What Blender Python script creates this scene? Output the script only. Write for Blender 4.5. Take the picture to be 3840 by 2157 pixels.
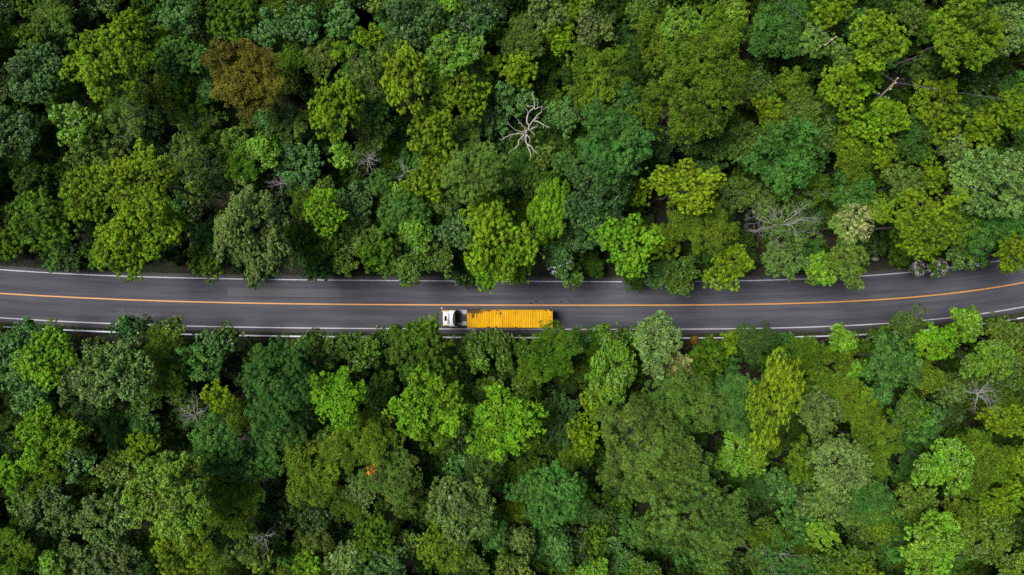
import bpy, bmesh, math, random
import numpy as np
from mathutils import Vector, Matrix

# ------------------------------------------------------------------ scene, camera, sky, sun
sc = bpy.context.scene
for o in list(bpy.data.objects):
    bpy.data.objects.remove(o, do_unlink=True)
COL = sc.collection
H = 101.6                 # drone height above the road, metres
FPX = 2560.0              # focal length in pixels of the 3840 px photograph

cam_d = bpy.data.cameras.new('camera')
cam_d.sensor_width = 36.0
cam_d.lens = 36.0 * FPX / 3840.0
cam_d.clip_start = 0.5
cam_d.clip_end = 6000.0
cam = bpy.data.objects.new('camera', cam_d)
cam.location = (0, 0, H)
COL.objects.link(cam)
sc.camera = cam

SUN_EL, SUN_AZ = 64.0, 285.0      # elevation, degrees from north towards east
world = bpy.data.worlds.new('World')
sc.world = world
world.use_nodes = True
wn = world.node_tree
bg = wn.nodes['Background']
sky = wn.nodes.new('ShaderNodeTexSky')
sky.sky_type = 'NISHITA'
sky.sun_disc = False
sky.sun_elevation = math.radians(SUN_EL)
sky.sun_rotation = math.radians(SUN_AZ)
sky.air_density = 0.7
sky.dust_density = 1.0
sky.ozone_density = 1.0
wn.links.new(sky.outputs[0], bg.inputs[0])
bg.inputs[1].default_value = 0.05

sun_d = bpy.data.lights.new('sun', 'SUN')
sun_d.energy = 1.5
sun_d.angle = math.radians(26)
sun_d.color = (1.0, 0.97, 0.92)
sun = bpy.data.objects.new('sun', sun_d)
_e, _a = math.radians(SUN_EL), math.radians(SUN_AZ)
_to_sun = Vector((math.sin(_a) * math.cos(_e), math.cos(_a) * math.cos(_e), math.sin(_e)))
sun.rotation_euler = _to_sun.to_track_quat('Z', 'Y').to_euler()
sun.location = (0, 0, 150)
COL.objects.link(sun)

vs = sc.view_settings
vs.view_transform = 'Standard'
vs.look = 'None'
vs.gamma = 1.0
vs.use_curve_mapping = False
vs.exposure = 1.75
sc.render.engine = 'CYCLES'
sc.cycles.max_bounces = 6
sc.cycles.diffuse_bounces = 1
sc.cycles.glossy_bounces = 2
sc.cycles.transmission_bounces = 3
sc.cycles.use_denoising = False
sc.cycles.use_adaptive_sampling = False
sc.cycles.filter_width = 1.5

rng = np.random.default_rng(11)
random.seed(11)

# ------------------------------------------------------------------ helpers
def link(o, parent=None):
    COL.objects.link(o)
    if parent is not None:
        o.parent = parent
    return o

def tag(o, label=None, cat=None, group=None, kind=None):
    if label: o['label'] = label
    if cat: o['category'] = cat
    if group: o['group'] = group
    if kind: o['kind'] = kind
    return o

def empty(name, loc):
    o = bpy.data.objects.new(name, None)
    o.empty_display_size = 0.3
    o.location = loc
    return link(o)

def np_mesh(name, V, F, smooth=False, tint=None, uv=None):
    """mesh from numpy arrays; F is (n,k) with one k"""
    V = np.asarray(V, dtype=np.float32); F = np.asarray(F, dtype=np.int32)
    n, k = F.shape
    me = bpy.data.meshes.new(name)
    me.vertices.add(len(V)); me.vertices.foreach_set('co', V.ravel())
    me.loops.add(n * k); me.loops.foreach_set('vertex_index', F.ravel())
    me.polygons.add(n)
    me.polygons.foreach_set('loop_start', np.arange(0, n * k, k, dtype=np.int32))
    if smooth:
        me.polygons.foreach_set('use_smooth', np.ones(n, dtype=bool))
    if tint is not None:
        a = me.attributes.new('tint', 'FLOAT', 'FACE')
        a.data.foreach_set('value', np.asarray(tint, dtype=np.float32))
    if uv is not None:
        u = me.uv_layers.new(name='UVMap')
        u.data.foreach_set('uv', np.asarray(uv, dtype=np.float32)[F.ravel()].ravel())
    me.update(calc_edges=True)
    return me

def mesh_obj(name, me, mat=None, parent=None, loc=(0, 0, 0)):
    if mat is not None and not me.materials:
        me.materials.append(mat)
    o = bpy.data.objects.new(name, me)
    o.location = loc
    return link(o, parent)

def nrm(a):
    return a / np.maximum(np.linalg.norm(a, axis=-1, keepdims=True), 1e-9)

def world_at(px, py, z=0.0):
    s = (H - z) / FPX
    return (px - 1920.0) * s, -(py - 1078.5) * s

class Tubes:
    def __init__(self): self.V = []; self.F = []; self.n = 0
    def add(self, pts, radii, sides=5):
        pts = np.asarray(pts, float); m = len(pts)
        tan = nrm(np.gradient(pts, axis=0))
        ref = np.array([0.31, 0.17, 0.93])
        if abs(tan[0] @ ref) > 0.9: ref = np.array([0.9, 0.3, 0.1])
        a = nrm(np.cross(tan, ref)); b = np.cross(tan, a)
        th = np.arange(sides) * 2 * math.pi / sides
        r = np.asarray(radii, float).reshape(-1, 1, 1)
        ring = pts[:, None, :] + r * (np.cos(th)[None, :, None] * a[:, None, :] + np.sin(th)[None, :, None] * b[:, None, :])
        self.V.append(ring.reshape(-1, 3))
        i = np.arange(m - 1)[:, None] * sides; j = np.arange(sides)[None, :]; k = (j + 1) % sides
        q = np.stack([i + j, i + k, i + sides + k, i + sides + j], -1).reshape(-1, 4) + self.n
        self.F.append(q); self.n += m * sides
    def mesh(self, name):
        return np_mesh(name, np.concatenate(self.V), np.concatenate(self.F), smooth=True)

# ------------------------------------------------------------------ materials
def mat(name):
    m = bpy.data.materials.new(name); m.use_nodes = True
    nt = m.node_tree
    return m, nt, nt.nodes['Principled BSDF']

def simple(name, col, rough=0.6, metal=0.0, var=0.15, scale=3.0, spec=0.5, bump=0.0):
    m, nt, p = mat(name)
    tc = nt.nodes.new('ShaderNodeTexCoord')
    no = nt.nodes.new('ShaderNodeTexNoise'); no.inputs['Scale'].default_value = scale; no.inputs['Detail'].default_value = 5
    nt.links.new(tc.outputs['Object'], no.inputs['Vector'])
    mr = nt.nodes.new('ShaderNodeMapRange')
    mr.inputs['From Min'].default_value = 0.3; mr.inputs['From Max'].default_value = 0.7
    mr.inputs['To Min'].default_value = 1 - var; mr.inputs['To Max'].default_value = 1 + var
    nt.links.new(no.outputs[0], mr.inputs[0])
    mx = nt.nodes.new('ShaderNodeVectorMath'); mx.operation = 'SCALE'
    mx.inputs[0].default_value = col
    nt.links.new(mr.outputs[0], mx.inputs['Scale'])
    nt.links.new(mx.outputs[0], p.inputs['Base Color'])
    p.inputs['Roughness'].default_value = rough; p.inputs['Metallic'].default_value = metal
    p.inputs['Specular IOR Level'].default_value = spec
    if bump:
        b = nt.nodes.new('ShaderNodeBump'); b.inputs['Strength'].default_value = bump; b.inputs['Distance'].default_value = 0.02
        nt.links.new(no.outputs[0], b.inputs['Height']); nt.links.new(b.outputs[0], p.inputs['Normal'])
    return m

def leaf_material(name, rough, spec, transl, fixed=None):
    m, nt, p = mat(name)
    oi = nt.nodes.new('ShaderNodeObjectInfo')
    at = nt.nodes.new('ShaderNodeAttribute'); at.attribute_name = 'tint'
    tc = nt.nodes.new('ShaderNodeTexCoord')
    no = nt.nodes.new('ShaderNodeTexNoise'); no.inputs['Scale'].default_value = 0.45; no.inputs['Detail'].default_value = 2
    nt.links.new(tc.outputs['Object'], no.inputs['Vector'])
    h = nt.nodes.new('ShaderNodeMapRange')       # hue drifts slowly across a crown
    h.inputs['From Min'].default_value = 0.3; h.inputs['From Max'].default_value = 0.7
    h.inputs['To Min'].default_value = 0.490; h.inputs['To Max'].default_value = 0.520
    nt.links.new(no.outputs[0], h.inputs[0])
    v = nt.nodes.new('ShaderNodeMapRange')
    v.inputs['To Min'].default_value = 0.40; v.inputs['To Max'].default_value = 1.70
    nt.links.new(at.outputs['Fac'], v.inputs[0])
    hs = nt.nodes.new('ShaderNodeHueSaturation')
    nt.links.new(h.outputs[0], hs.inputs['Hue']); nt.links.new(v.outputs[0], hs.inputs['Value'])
    if fixed is None:
        nt.links.new(oi.outputs['Color'], hs.inputs['Color'])
    else:
        hs0 = nt.nodes.new('ShaderNodeHueSaturation'); hs0.inputs['Color'].default_value = (*fixed, 1)
        q = nt.nodes.new('ShaderNodeMapRange'); q.inputs['To Min'].default_value = .7; q.inputs['To Max'].default_value = 1.25
        nt.links.new(oi.outputs['Random'], q.inputs[0]); nt.links.new(q.outputs[0], hs0.inputs['Value'])
        nt.links.new(hs0.outputs[0], hs.inputs['Color'])
    nt.links.new(hs.outputs[0], p.inputs['Base Color'])
    p.inputs['Roughness'].default_value = rough
    p.inputs['Specular IOR Level'].default_value = spec
    tr = nt.nodes.new('ShaderNodeBsdfTranslucent')
    ys = nt.nodes.new('ShaderNodeHueSaturation'); ys.inputs['Hue'].default_value = 0.485; ys.inputs['Saturation'].default_value = 1.1
    nt.links.new(hs.outputs[0], ys.inputs['Color']); nt.links.new(ys.outputs[0], tr.inputs['Color'])
    mx = nt.nodes.new('ShaderNodeMixShader'); mx.inputs[0].default_value = transl
    nt.links.new(p.outputs[0], mx.inputs[1]); nt.links.new(tr.outputs[0], mx.inputs[2])
    nt.links.new(mx.outputs[0], nt.nodes['Material Output'].inputs['Surface'])
    return m

LEAF = leaf_material('leaf_matte', 0.65, 0.15, 0.12)
LEAF_GLOSS = leaf_material('leaf_glossy', 0.45, 0.38, 0.10)
BARK = simple('bark_grey', (0.088, 0.074, 0.062), 0.9, var=0.35, scale=4)
TWIG = simple('twig_grey', (0.30, 0.275, 0.255), 0.9, var=0.3, scale=3)
TWIG_BROWN = simple('twig_brown', (0.17, 0.14, 0.125), 0.9, var=0.3, scale=3)
BLEACH = simple('bleached_wood', (0.42, 0.36, 0.325), 0.85, var=0.3, scale=2.5)

# ------------------------------------------------------------------ the road's lines, measured from the photograph
def fit(pts, deg=5):
    p = np.array(pts, float); w = np.array([world_at(a, b) for a, b in p])
    c = np.polyfit(w[:, 0] / 76.0, w[:, 1], deg)
    d = np.polyder(c)
    def f(x):
        x = np.asarray(x, float); xc = np.clip(x, -76, 76)
        over = x - xc
        k = np.where(over > 0, 0.0022, -0.0006)
        return np.polyval(c, xc / 76.0) + over * np.polyval(d, xc / 76.0) / 76.0 + k * over * over * 0.5
    return f
YEL = fit([(0, 1100.5), (200, 1111.5), (400, 1122), (600, 1128.5), (800, 1133.4), (960, 1138), (1300, 1141), (1640, 1143.5), (1960, 1145), (2300, 1145.4), (2650, 1143), (3000, 1137.5), (3240, 1127), (3440, 1112), (3640, 1092.8), (3740, 1078), (3840, 1058)])
UPW = fit([(0, 1012), (200, 1023), (400, 1033.4), (750, 1044), (960, 1048.5), (1500, 1052), (1660, 1053.5), (1900, 1055), (2400, 1056), (2840, 1052.5), (3000, 1048), (3200, 1038), (3425, 1019), (3585, 1001.5), (3720, 982.5), (3840, 962)])
LOW = fit([(0, 1192), (200, 1203), (400, 1213.5), (800, 1224.7), (960, 1228.5), (1400, 1232), (1800, 1234), (2300, 1235), (2600, 1234.5), (3000, 1227.7), (3200, 1220), (3360, 1210.8), (3600, 1187), (3660, 1179), (3840, 1151)])
RAIL = fit([(0, 1224.7), (300, 1239), (400, 1243.5), (780, 1255), (960, 1258), (1500, 1263.5), (1960, 1266), (2650, 1267), (2930, 1264), (3040, 1260), (3440, 1241), (3690, 1213), (3840, 1188)])
NORTH = lambda x: UPW(x) + 0.66
SOUTH = lambda x: LOW(x) - 0.74

def sstep(a, b, t):
    t = np.clip((t - a) / (b - a), 0, 1); return t * t * (3 - 2 * t)

def ground_z(x, y):
    x = np.asarray(x, float); y = np.asarray(y, float)
    dn = y - NORTH(x); ds = SOUTH(x) - y
    und = 0.5 * np.sin(x * 0.11 + 1.3) * np.cos(y * 0.09) + 0.3 * np.sin(x * 0.31 + y * 0.23) + 0.12 * np.sin(x * 1.1) * np.sin(y * 0.9 + 2)
    zn = sstep(0.9, 6, dn) * (0.25 + und) + 0.05 * np.clip(dn - 1, 0, 90)
    zs = sstep(1.6, 7, ds) * (-0.5 + und) - 0.05 * np.clip(ds - 1.5, 0, 90)
    return np.where(dn > 0, zn, np.where(ds > 0, zs, 0.0)) - 0.03

# ------------------------------------------------------------------ ground sheet
def build_ground():
    xs = np.concatenate([[-1500, -900, -500, -300, -200], np.arange(-150, 151, 1.5), [200, 300, 500, 900, 1500]])
    ys = np.concatenate([[-1500, -900, -500, -300, -180, -120], np.arange(-84, -11, 1.5), np.arange(-11, 13, 0.5), np.arange(13, 85, 1.5), [120, 180, 300, 500, 900, 1500]])
    X, Y = np.meshgrid(xs, ys)
    Z = ground_z(X, Y)
    Z = np.where((Y < NORTH(X) + 0.2) & (Y > SOUTH(X) - 0.2), -0.06, Z)
    V = np.stack([X, Y, Z], -1).reshape(-1, 3)
    nx = len(xs)
    i, j = np.meshgrid(np.arange(nx - 1), np.arange(len(ys) - 1))
    a = (j * nx + i).ravel()
    F = np.stack([a, a + 1, a + nx + 1, a + nx], -1)
    m, nt, p = mat('forest_floor')
    tc = nt.nodes.new('ShaderNodeTexCoord')
    n1 = nt.nodes.new('ShaderNodeTexNoise'); n1.inputs['Scale'].default_value = 0.22; n1.inputs['Detail'].default_value = 6
    n2 = nt.nodes.new('ShaderNodeTexNoise'); n2.inputs['Scale'].default_value = 2.6; n2.inputs['Detail'].default_value = 8
    for n in (n1, n2): nt.links.new(tc.outputs['Object'], n.inputs['Vector'])
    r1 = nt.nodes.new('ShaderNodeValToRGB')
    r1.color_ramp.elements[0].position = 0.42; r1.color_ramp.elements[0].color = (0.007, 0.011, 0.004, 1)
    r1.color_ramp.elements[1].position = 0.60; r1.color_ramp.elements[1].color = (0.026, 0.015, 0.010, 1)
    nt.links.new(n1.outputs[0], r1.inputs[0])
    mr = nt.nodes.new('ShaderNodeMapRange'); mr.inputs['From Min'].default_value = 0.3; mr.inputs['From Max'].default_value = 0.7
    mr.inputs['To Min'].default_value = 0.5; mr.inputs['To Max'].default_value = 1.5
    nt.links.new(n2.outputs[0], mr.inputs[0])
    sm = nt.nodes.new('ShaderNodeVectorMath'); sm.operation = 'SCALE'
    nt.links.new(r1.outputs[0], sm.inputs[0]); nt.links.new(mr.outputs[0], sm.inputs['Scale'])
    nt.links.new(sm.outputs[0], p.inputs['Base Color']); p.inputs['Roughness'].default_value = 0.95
    b = nt.nodes.new('ShaderNodeBump'); b.inputs['Strength'].default_value = 0.6; b.inputs['Distance'].default_value = 0.1
    nt.links.new(n2.outputs[0], b.inputs['Height']); nt.links.new(b.outputs[0], p.inputs['Normal'])
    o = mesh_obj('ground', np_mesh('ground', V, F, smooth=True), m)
    tag(o, 'dark earth and leaf litter of the forest floor', 'ground', kind='structure')
build_ground()

# ------------------------------------------------------------------ road
RX = np.arange(-150, 150.1, 1.5)
def strip(name, fa, fb, z, m, parent=None, xs=RX, nv=2, skirt=0.0):
    ya, yb = fa(xs), fb(xs)
    t = np.linspace(0, 1, nv)
    Y = ya[:, None] * (1 - t) + yb[:, None] * t
    X = np.repeat(xs[:, None], nv, 1); Z = np.full_like(X, z)
    V = np.stack([X, Y, Z], -1).reshape(-1, 3)
    uv = np.stack([X, np.repeat(t[None, :], len(xs), 0)], -1).reshape(-1, 2)
    i, j = np.meshgrid(np.arange(len(xs) - 1), np.arange(nv - 1), indexing='ij')
    a = (i * nv + j).ravel()
    F = np.stack([a, a + nv, a + nv + 1, a + 1], -1)
    if skirt:      # broken pavement edges go down into the earth
        n0 = len(V)
        e1 = np.stack([xs, ya - 0.06, np.full_like(xs, z - skirt)], -1); e2 = np.stack([xs, yb + 0.06, np.full_like(xs, z - skirt)], -1)
        V = np.concatenate([V, e1, e2]); uv = np.concatenate([uv, np.stack([xs, xs * 0], -1), np.stack([xs, xs * 0 + 1], -1)])
        k = np.arange(len(xs) - 1)
        F = np.concatenate([F, np.stack([n0 + k, n0 + k + 1, (k + 1) * nv, k * nv], -1),
                            np.stack([k * nv + nv - 1, (k + 1) * nv + nv - 1, n0 + len(xs) + k + 1, n0 + len(xs) + k], -1)])
    return mesh_obj(name, np_mesh(name, V, F, uv=uv), m, parent)

def asphalt(name, base, patch=False):
    m, nt, p = mat(name)
    tc = nt.nodes.new('ShaderNodeTexCoord')
    uv = nt.nodes.new('ShaderNodeUVMap'); uv.uv_map = 'UVMap'
    # long streaks left by tyres: noise stretched along the road
    mp = nt.nodes.new('ShaderNodeMapping'); mp.inputs['Scale'].default_value = (0.05, 9.0, 1)
    nt.links.new(uv.outputs[0], mp.inputs[0])
    ns = nt.nodes.new('ShaderNodeTexNoise'); ns.inputs['Scale'].default_value = 1.5; ns.inputs['Detail'].default_value = 6; ns.inputs['Roughness'].default_value = 0.65
    nt.links.new(mp.outputs[0], ns.inputs[0])
    mp2 = nt.nodes.new('ShaderNodeMapping'); mp2.inputs['Scale'].default_value = (0.35, 60.0, 1)
    nt.links.new(uv.outputs[0], mp2.inputs[0])
    ns2 = nt.nodes.new('ShaderNodeTexNoise'); ns2.inputs['Scale'].default_value = 1.0; ns2.inputs['Detail'].default_value = 4
    nt.links.new(mp2.outputs[0], ns2.inputs[0])
    nf = nt.nodes.new('ShaderNodeTexNoise'); nf.inputs['Scale'].default_value = 9; nf.inputs['Detail'].default_value = 8; nf.inputs['Roughness'].default_value = 0.75
    nb = nt.nodes.new('ShaderNodeTexNoise'); nb.inputs['Scale'].default_value = 0.09; nb.inputs['Detail'].default_value = 3
    for n in (nf, nb): nt.links.new(tc.outputs['Object'], n.inputs[0])
    def rng_(src, a, b, lo=0.3, hi=0.7):
        r = nt.nodes.new('ShaderNodeMapRange'); r.inputs['From Min'].default_value = lo; r.inputs['From Max'].default_value = hi
        r.inputs['To Min'].default_value = a; r.inputs['To Max'].default_value = b
        nt.links.new(src, r.inputs[0]); return r.outputs[0]
    def mul(a, b):
        k = nt.nodes.new('ShaderNodeMath'); k.operation = 'MULTIPLY'; nt.links.new(a, k.inputs[0]); nt.links.new(b, k.inputs[1]); return k.outputs[0]
    f = mul(mul(rng_(ns.outputs[0], 0.70, 1.30), rng_(ns2.outputs[0], 0.93, 1.07)), mul(rng_(nf.outputs[0], 0.84, 1.16), rng_(nb.outputs[0], 0.82, 1.17)))
    if not patch:
        # polished wheel paths, from the position across the carriageway
        sx = nt.nodes.new('ShaderNodeSeparateXYZ'); nt.links.new(uv.outputs[0], sx.inputs[0])
        cr = nt.nodes.new('ShaderNodeValToRGB'); nt.links.new(sx.outputs['Y'], cr.inputs[0])
        cr.color_ramp.interpolation = 'EASE'
        els = cr.color_ramp.elements
        els[0].position = 0.0; els[0].color = (0.90, 0.84, 0.80, 1); els[1].position = 1.0; els[1].color = (0.92, 0.86, 0.80, 1)
        for pos, vv in ((0.085, 0.98), (0.20, 0.92), (0.29, 1.06), (0.38, 0.94), (0.45, 1.10), (0.50, 1.0), (0.545, 1.12), (0.62, 1.0), (0.71, 1.06), (0.80, 0.90), (0.91, 0.97)):
            e = els.new(pos); e.color = (vv, vv, vv * 1.02, 1)
        sv = nt.nodes.new('ShaderNodeVectorMath'); sv.operation = 'MULTIPLY'; sv.inputs[1].default_value = base
        nt.links.new(cr.outputs[0], sv.inputs[0]); col = sv.outputs[0]
    sc_ = nt.nodes.new('ShaderNodeVectorMath'); sc_.operation = 'SCALE'
    if patch: sc_.inputs[0].default_value = base
    else: nt.links.new(col, sc_.inputs[0])
    nt.links.new(f, sc_.inputs['Scale']); nt.links.new(sc_.outputs[0], p.inputs['Base Color'])
    p.inputs['Roughness'].default_value = 0.9; p.inputs['Specular IOR Level'].default_value = 0.2
    b = nt.nodes.new('ShaderNodeBump'); b.inputs['Strength'].default_value = 0.25; b.inputs['Distance'].default_value = 0.01
    nt.links.new(nf.outputs[0], b.inputs['Height']); nt.links.new(b.outputs[0], p.inputs['Normal'])
    return m

def paint(name, col, wear=0.25):
    m, nt, p = mat(name)
    tc = nt.nodes.new('ShaderNodeTexCoord')
    n = nt.nodes.new('ShaderNodeTexNoise'); n.inputs['Scale'].default_value = 2.2; n.inputs['Detail'].default_value = 9; n.inputs['Roughness'].default_value = 0.75
    nt.links.new(tc.outputs['Object'], n.inputs[0])
    r = nt.nodes.new('ShaderNodeValToRGB')
    r.color_ramp.elements[0].position = 0.30; r.color_ramp.elements[0].color = (col[0] * (1 - wear * 2), col[1] * (1 - wear * 2), col[2] * (1 - wear * 1.5), 1)
    r.color_ramp.elements[1].position = 0.50; r.color_ramp.elements[1].color = (*col, 1)
    nt.links.new(n.outputs[0], r.inputs[0]); nt.links.new(r.outputs[0], p.inputs['Base Color'])
    p.inputs['Roughness'].default_value = 0.6
    return m

road = strip('road', SOUTH, NORTH, 0.0, asphalt('asphalt', (0.062, 0.061, 0.069)), nv=14, skirt=0.12)
tag(road, 'grey two lane asphalt road curving through the forest', 'road', kind='structure')
PW = paint('white_paint', (0.40, 0.39, 0.40), .35); PWD = paint('dusty_white_paint', (0.42, 0.385, 0.385)); PY = paint('orange_paint', (0.52, 0.235, 0.04), 0.15)
strip('centre_line', lambda x: YEL(x) - 0.095, lambda x: YEL(x) + 0.095, 0.008, PY, road)
strip('edge_line', lambda x: UPW(x) - 0.075, lambda x: UPW(x) + 0.075, 0.008, PW, road)
strip('edge_line', lambda x: LOW(x) - 0.08, lambda x: LOW(x) + 0.08, 0.008, PWD, road)
xa, _ = world_at(1080, 0); xb, _ = world_at(1278, 0)
strip('asphalt_patch', lambda x: UPW(x) - 2.55, lambda x: UPW(x) - 1.30, 0.004, asphalt('asphalt_patch', (0.080, 0.079, 0.083), True), road, xs=np.linspace(xa - 9, xb, 14))
def tar_seam(x0, x1, off, wd, amp):
    a, _ = world_at(x0, 0); b, _ = world_at(x1, 0); xs = np.linspace(a, b, 40)
    w = lambda x: amp * np.sin(x * .9) * np.sin(x * .37 + 1)
    strip('tar_seam', lambda x: YEL(x) + off + w(x) - wd * (.6 + .4 * np.sin(x * 2.3)), lambda x: YEL(x) + off + w(x) + wd * (.6 + .4 * np.sin(x * 1.7 + 1)), 0.0065, TAR, road, xs=xs)
TAR = simple('tar', (.034, .033, .036), .8, var=.3)
for q in ((1600, 2000, 1.05, .035, .02), (2250, 2900, 1.75, .03, .04), (300, 900, -1.9, .03, .05), (1000, 1500, -1.0, .025, .03), (2700, 3500, -2.2, .03, .05), (100, 620, 1.5, .03, .04)): tar_seam(*q)
# oil drips and rubber marks on the upper lane behind the truck
def spots():
    V = []; F = []
    r = random.Random(4)
    for k in range(60):
        px = r.uniform(1960, 2225) if k < 34 else r.uniform(420, 680)
        py = r.choice((1126, 1131, 1137)) + r.uniform(-1.5, 1.5) if k < 34 else r.gauss(1172 + (px - 420) * 0.03, 9)
        x, y = world_at(px, py); a, b = r.uniform(0.08, 0.28), r.uniform(0.05, 0.10)
        n0 = len(V)
        for t in range(8):
            q = r.uniform(0.75, 1.2); V.append((x + a * q * math.cos(t * math.pi / 4), y + b * q * math.sin(t * math.pi / 4), 0.005))
        F.append(list(range(n0, n0 + 8)))
    o = mesh_obj('oil_stain', np_mesh('oil_stain', V, F), simple('oil', (0.028, 0.027, 0.029), 0.6), road)
    o['kind'] = 'stuff'
spots()

# ------------------------------------------------------------------ guardrail
def build_guardrail():
    steel = simple('galvanised_white', (0.52, 0.54, 0.56), 0.5, 0.0, 0.22, .8)
    post_m = simple('post_steel', (0.42, 0.43, 0.44), 0.5, 0.3, 0.2)
    root = empty('guardrail', (0, float(RAIL(0)), 0))
    tag(root, 'white metal guardrail running along the lower edge of the road', 'guardrail')
    # W profile: (distance out, height), a beam on each face of the posts
    prof = [(0.05, 0.42), (0.115, 0.46), (0.115, 0.52), (0.06, 0.565), (0.115, 0.61), (0.115, 0.675), (0.05, 0.715)]
    xs = np.arange(-84, 85, 4.0)
    pb = bmesh.new()
    for (x0, x1, y0, y1, z0, z1) in ((-0.05, 0.05, -0.05, 0.05, -0.6, 0.74),):
        bmesh.ops.create_cube(pb, size=1, matrix=Matrix.Translation(((x0 + x1) / 2, (y0 + y1) / 2, (z0 + z1) / 2)) @ Matrix.Diagonal((x1 - x0, y1 - y0, z1 - z0, 1)))
    bmesh.ops.bevel(pb, geom=pb.edges[:], offset=0.008, segments=1)
    pme = bpy.data.meshes.new('post'); pb.to_mesh(pme); pb.free(); pme.materials.append(post_m)
    for x in xs:
        p = mesh_obj('post', pme, None, root)
        p.location = (x, float(RAIL(x)) - root.location.y, 0)
    for x in xs[:-1]:
        sub = np.linspace(x, x + 4.0, 5)
        V = []; F = []
        for side in (1, -1):
            n0 = len(V)
            for k, xx in enumerate(sub):
                dy = (float(RAIL(xx + 0.1)) - float(RAIL(xx - 0.1))) / 0.2
                nx, ny = -dy / math.hypot(1, dy), 1 / math.hypot(1, dy)
                for d, z in prof:
                    d2 = d
                    V.append((xx + nx * d2 * side, float(RAIL(xx)) + ny * d2 * side - root.location.y, z))
                for d, z in reversed(prof):
                    d2 = d - 0.006
                    V.append((xx + nx * d2 * side, float(RAIL(xx)) + ny * d2 * side - root.location.y, z - 0.003))
            m = 2 * len(prof)
            for k in range(len(sub) - 1):
                for q in range(m):
                    F.append((n0 + k * m + q, n0 + k * m + (q + 1) % m, n0 + (k + 1) * m + (q + 1) % m, n0 + (k + 1) * m + q))
        # cap strip bridging the two beams over the posts
        n0 = len(V)
        for xx in sub:
            for d in (-0.09, 0.09):
                for z in (0.705, 0.722):
                    V.append((xx, float(RAIL(xx)) + d - root.location.y, z))
        for k in range(len(sub) - 1):
            a = n0 + 4 * k; b = a + 4
            F += [(a + 1, a + 3, b + 3, b + 1), (a, b, b + 2, a + 2), (a, a + 1, b + 1, b), (a + 2, b + 2, b + 3, a + 3)]
        mesh_obj('rail', np_mesh('rail', V, F), steel, root)
build_guardrail()

# ------------------------------------------------------------------ foliage generator
#        lobes n, lobe r, dome, tuft gap, tuft r, leaves, leaf len, leaf wid, style, flat
KIND = {
    'P': dict(n1=12, r1=.32, dome=.58, s2=.62, r2=.29, n3=32, l=.21, w=.14, style='ball', flat=.85, tw=.20, gloss=0, gap=.24, sub=5),
    'B': dict(n1=12, r1=.34, dome=.58, s2=.50, r2=.36, n3=34, l=.165, w=.105, style='ball', flat=.95, tw=.08, gloss=0, gap=.20, sub=6),
    'W': dict(n1=12, r1=.34, dome=.66, s2=.58, r2=.38, n3=16, l=.4, w=.15, style='whorl', flat=1.0, tw=.10, gloss=0, gap=.24, sub=5),
    'G': dict(n1=13, r1=.32, dome=.62, s2=.46, r2=.30, n3=21, l=.24, w=.155, style='leafy', flat=.9, tw=.12, gloss=1, gap=.25, sub=5),
    'F': dict(n1=12, r1=.33, dome=.54, s2=.50, r2=.42, n3=32, l=.24, w=.08, style='feather', flat=.60, tw=.15, gloss=0, gap=.24, sub=5),
    'L': dict(n1=16, r1=.28, dome=.52, s2=.46, r2=.34, n3=30, l=.19, w=.12, style='leafy', flat=.55, tw=.08, gloss=0, gap=.26, sub=5),
    'S': dict(n1=9,  r1=.36, dome=.50, s2=.80, r2=.36, n3=22, l=.21, w=.13, style='leafy', flat=.8, tw=.0, gloss=0, gap=.25, sub=4),
}
FIB = math.pi * (3 - math.sqrt(5))

def waves(r, wl, amp, k=7):
    """a smooth random vector field"""
    K = nrm(r.normal(0, 1, (k, 3))) * (2 * math.pi / (wl * r.uniform(.7, 1.4, (k, 1)))); ph = r.uniform(0, 6.28, (k, 3)); A = r.normal(0, amp / math.sqrt(k) * 1.4, (k, 3))
    return lambda P: (np.sin((P @ K.T)[:, :, None] + ph[None]) * A[None]).sum(1)

def make_lobes(r, R, p):
    """uneven set of boughs and the smaller heads on them: centres (n,3) with z from the crown's base, and radii"""
    n = p['n1']
    sq = r.uniform(.80, 1.0); th = r.uniform(0, 3.14); notch = r.uniform(0, 6.28); cut = r.uniform(.55, .95)
    c = [np.array([r.normal(0, .12) * R, r.normal(0, .12) * R])]; t = 0
    while len(c) < n and t < 5000:
        t += 1
        a = r.uniform(0, 2 * math.pi)
        lim = 1 - (1 - cut) * max(0, math.cos(a - notch)) ** 2
        rho = R * (1 - p['r1'] * .80) * math.sqrt(r.uniform(.10, 1.15)) * lim
        q = np.array([rho * math.cos(a), rho * math.sin(a) * sq])
        q = np.array([q[0] * math.cos(th) - q[1] * math.sin(th), q[0] * math.sin(th) + q[1] * math.cos(th)])
        if min(np.linalg.norm(q - k) for k in c) > R * p['r1'] * (1.05 - t * .00012): c.append(q)
    c = np.array(c); rad = R * p['r1'] * r.uniform(.55, 1.25, len(c))
    rho = np.clip(np.linalg.norm(c, axis=1) / R, 0, 1)
    z = R * p['dome'] * (np.sqrt(np.clip(1 - rho ** 2, 0.02, 1)) - .12) + r.normal(0, .13, len(c)) * R
    return np.column_stack([c, z]), rad

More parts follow.
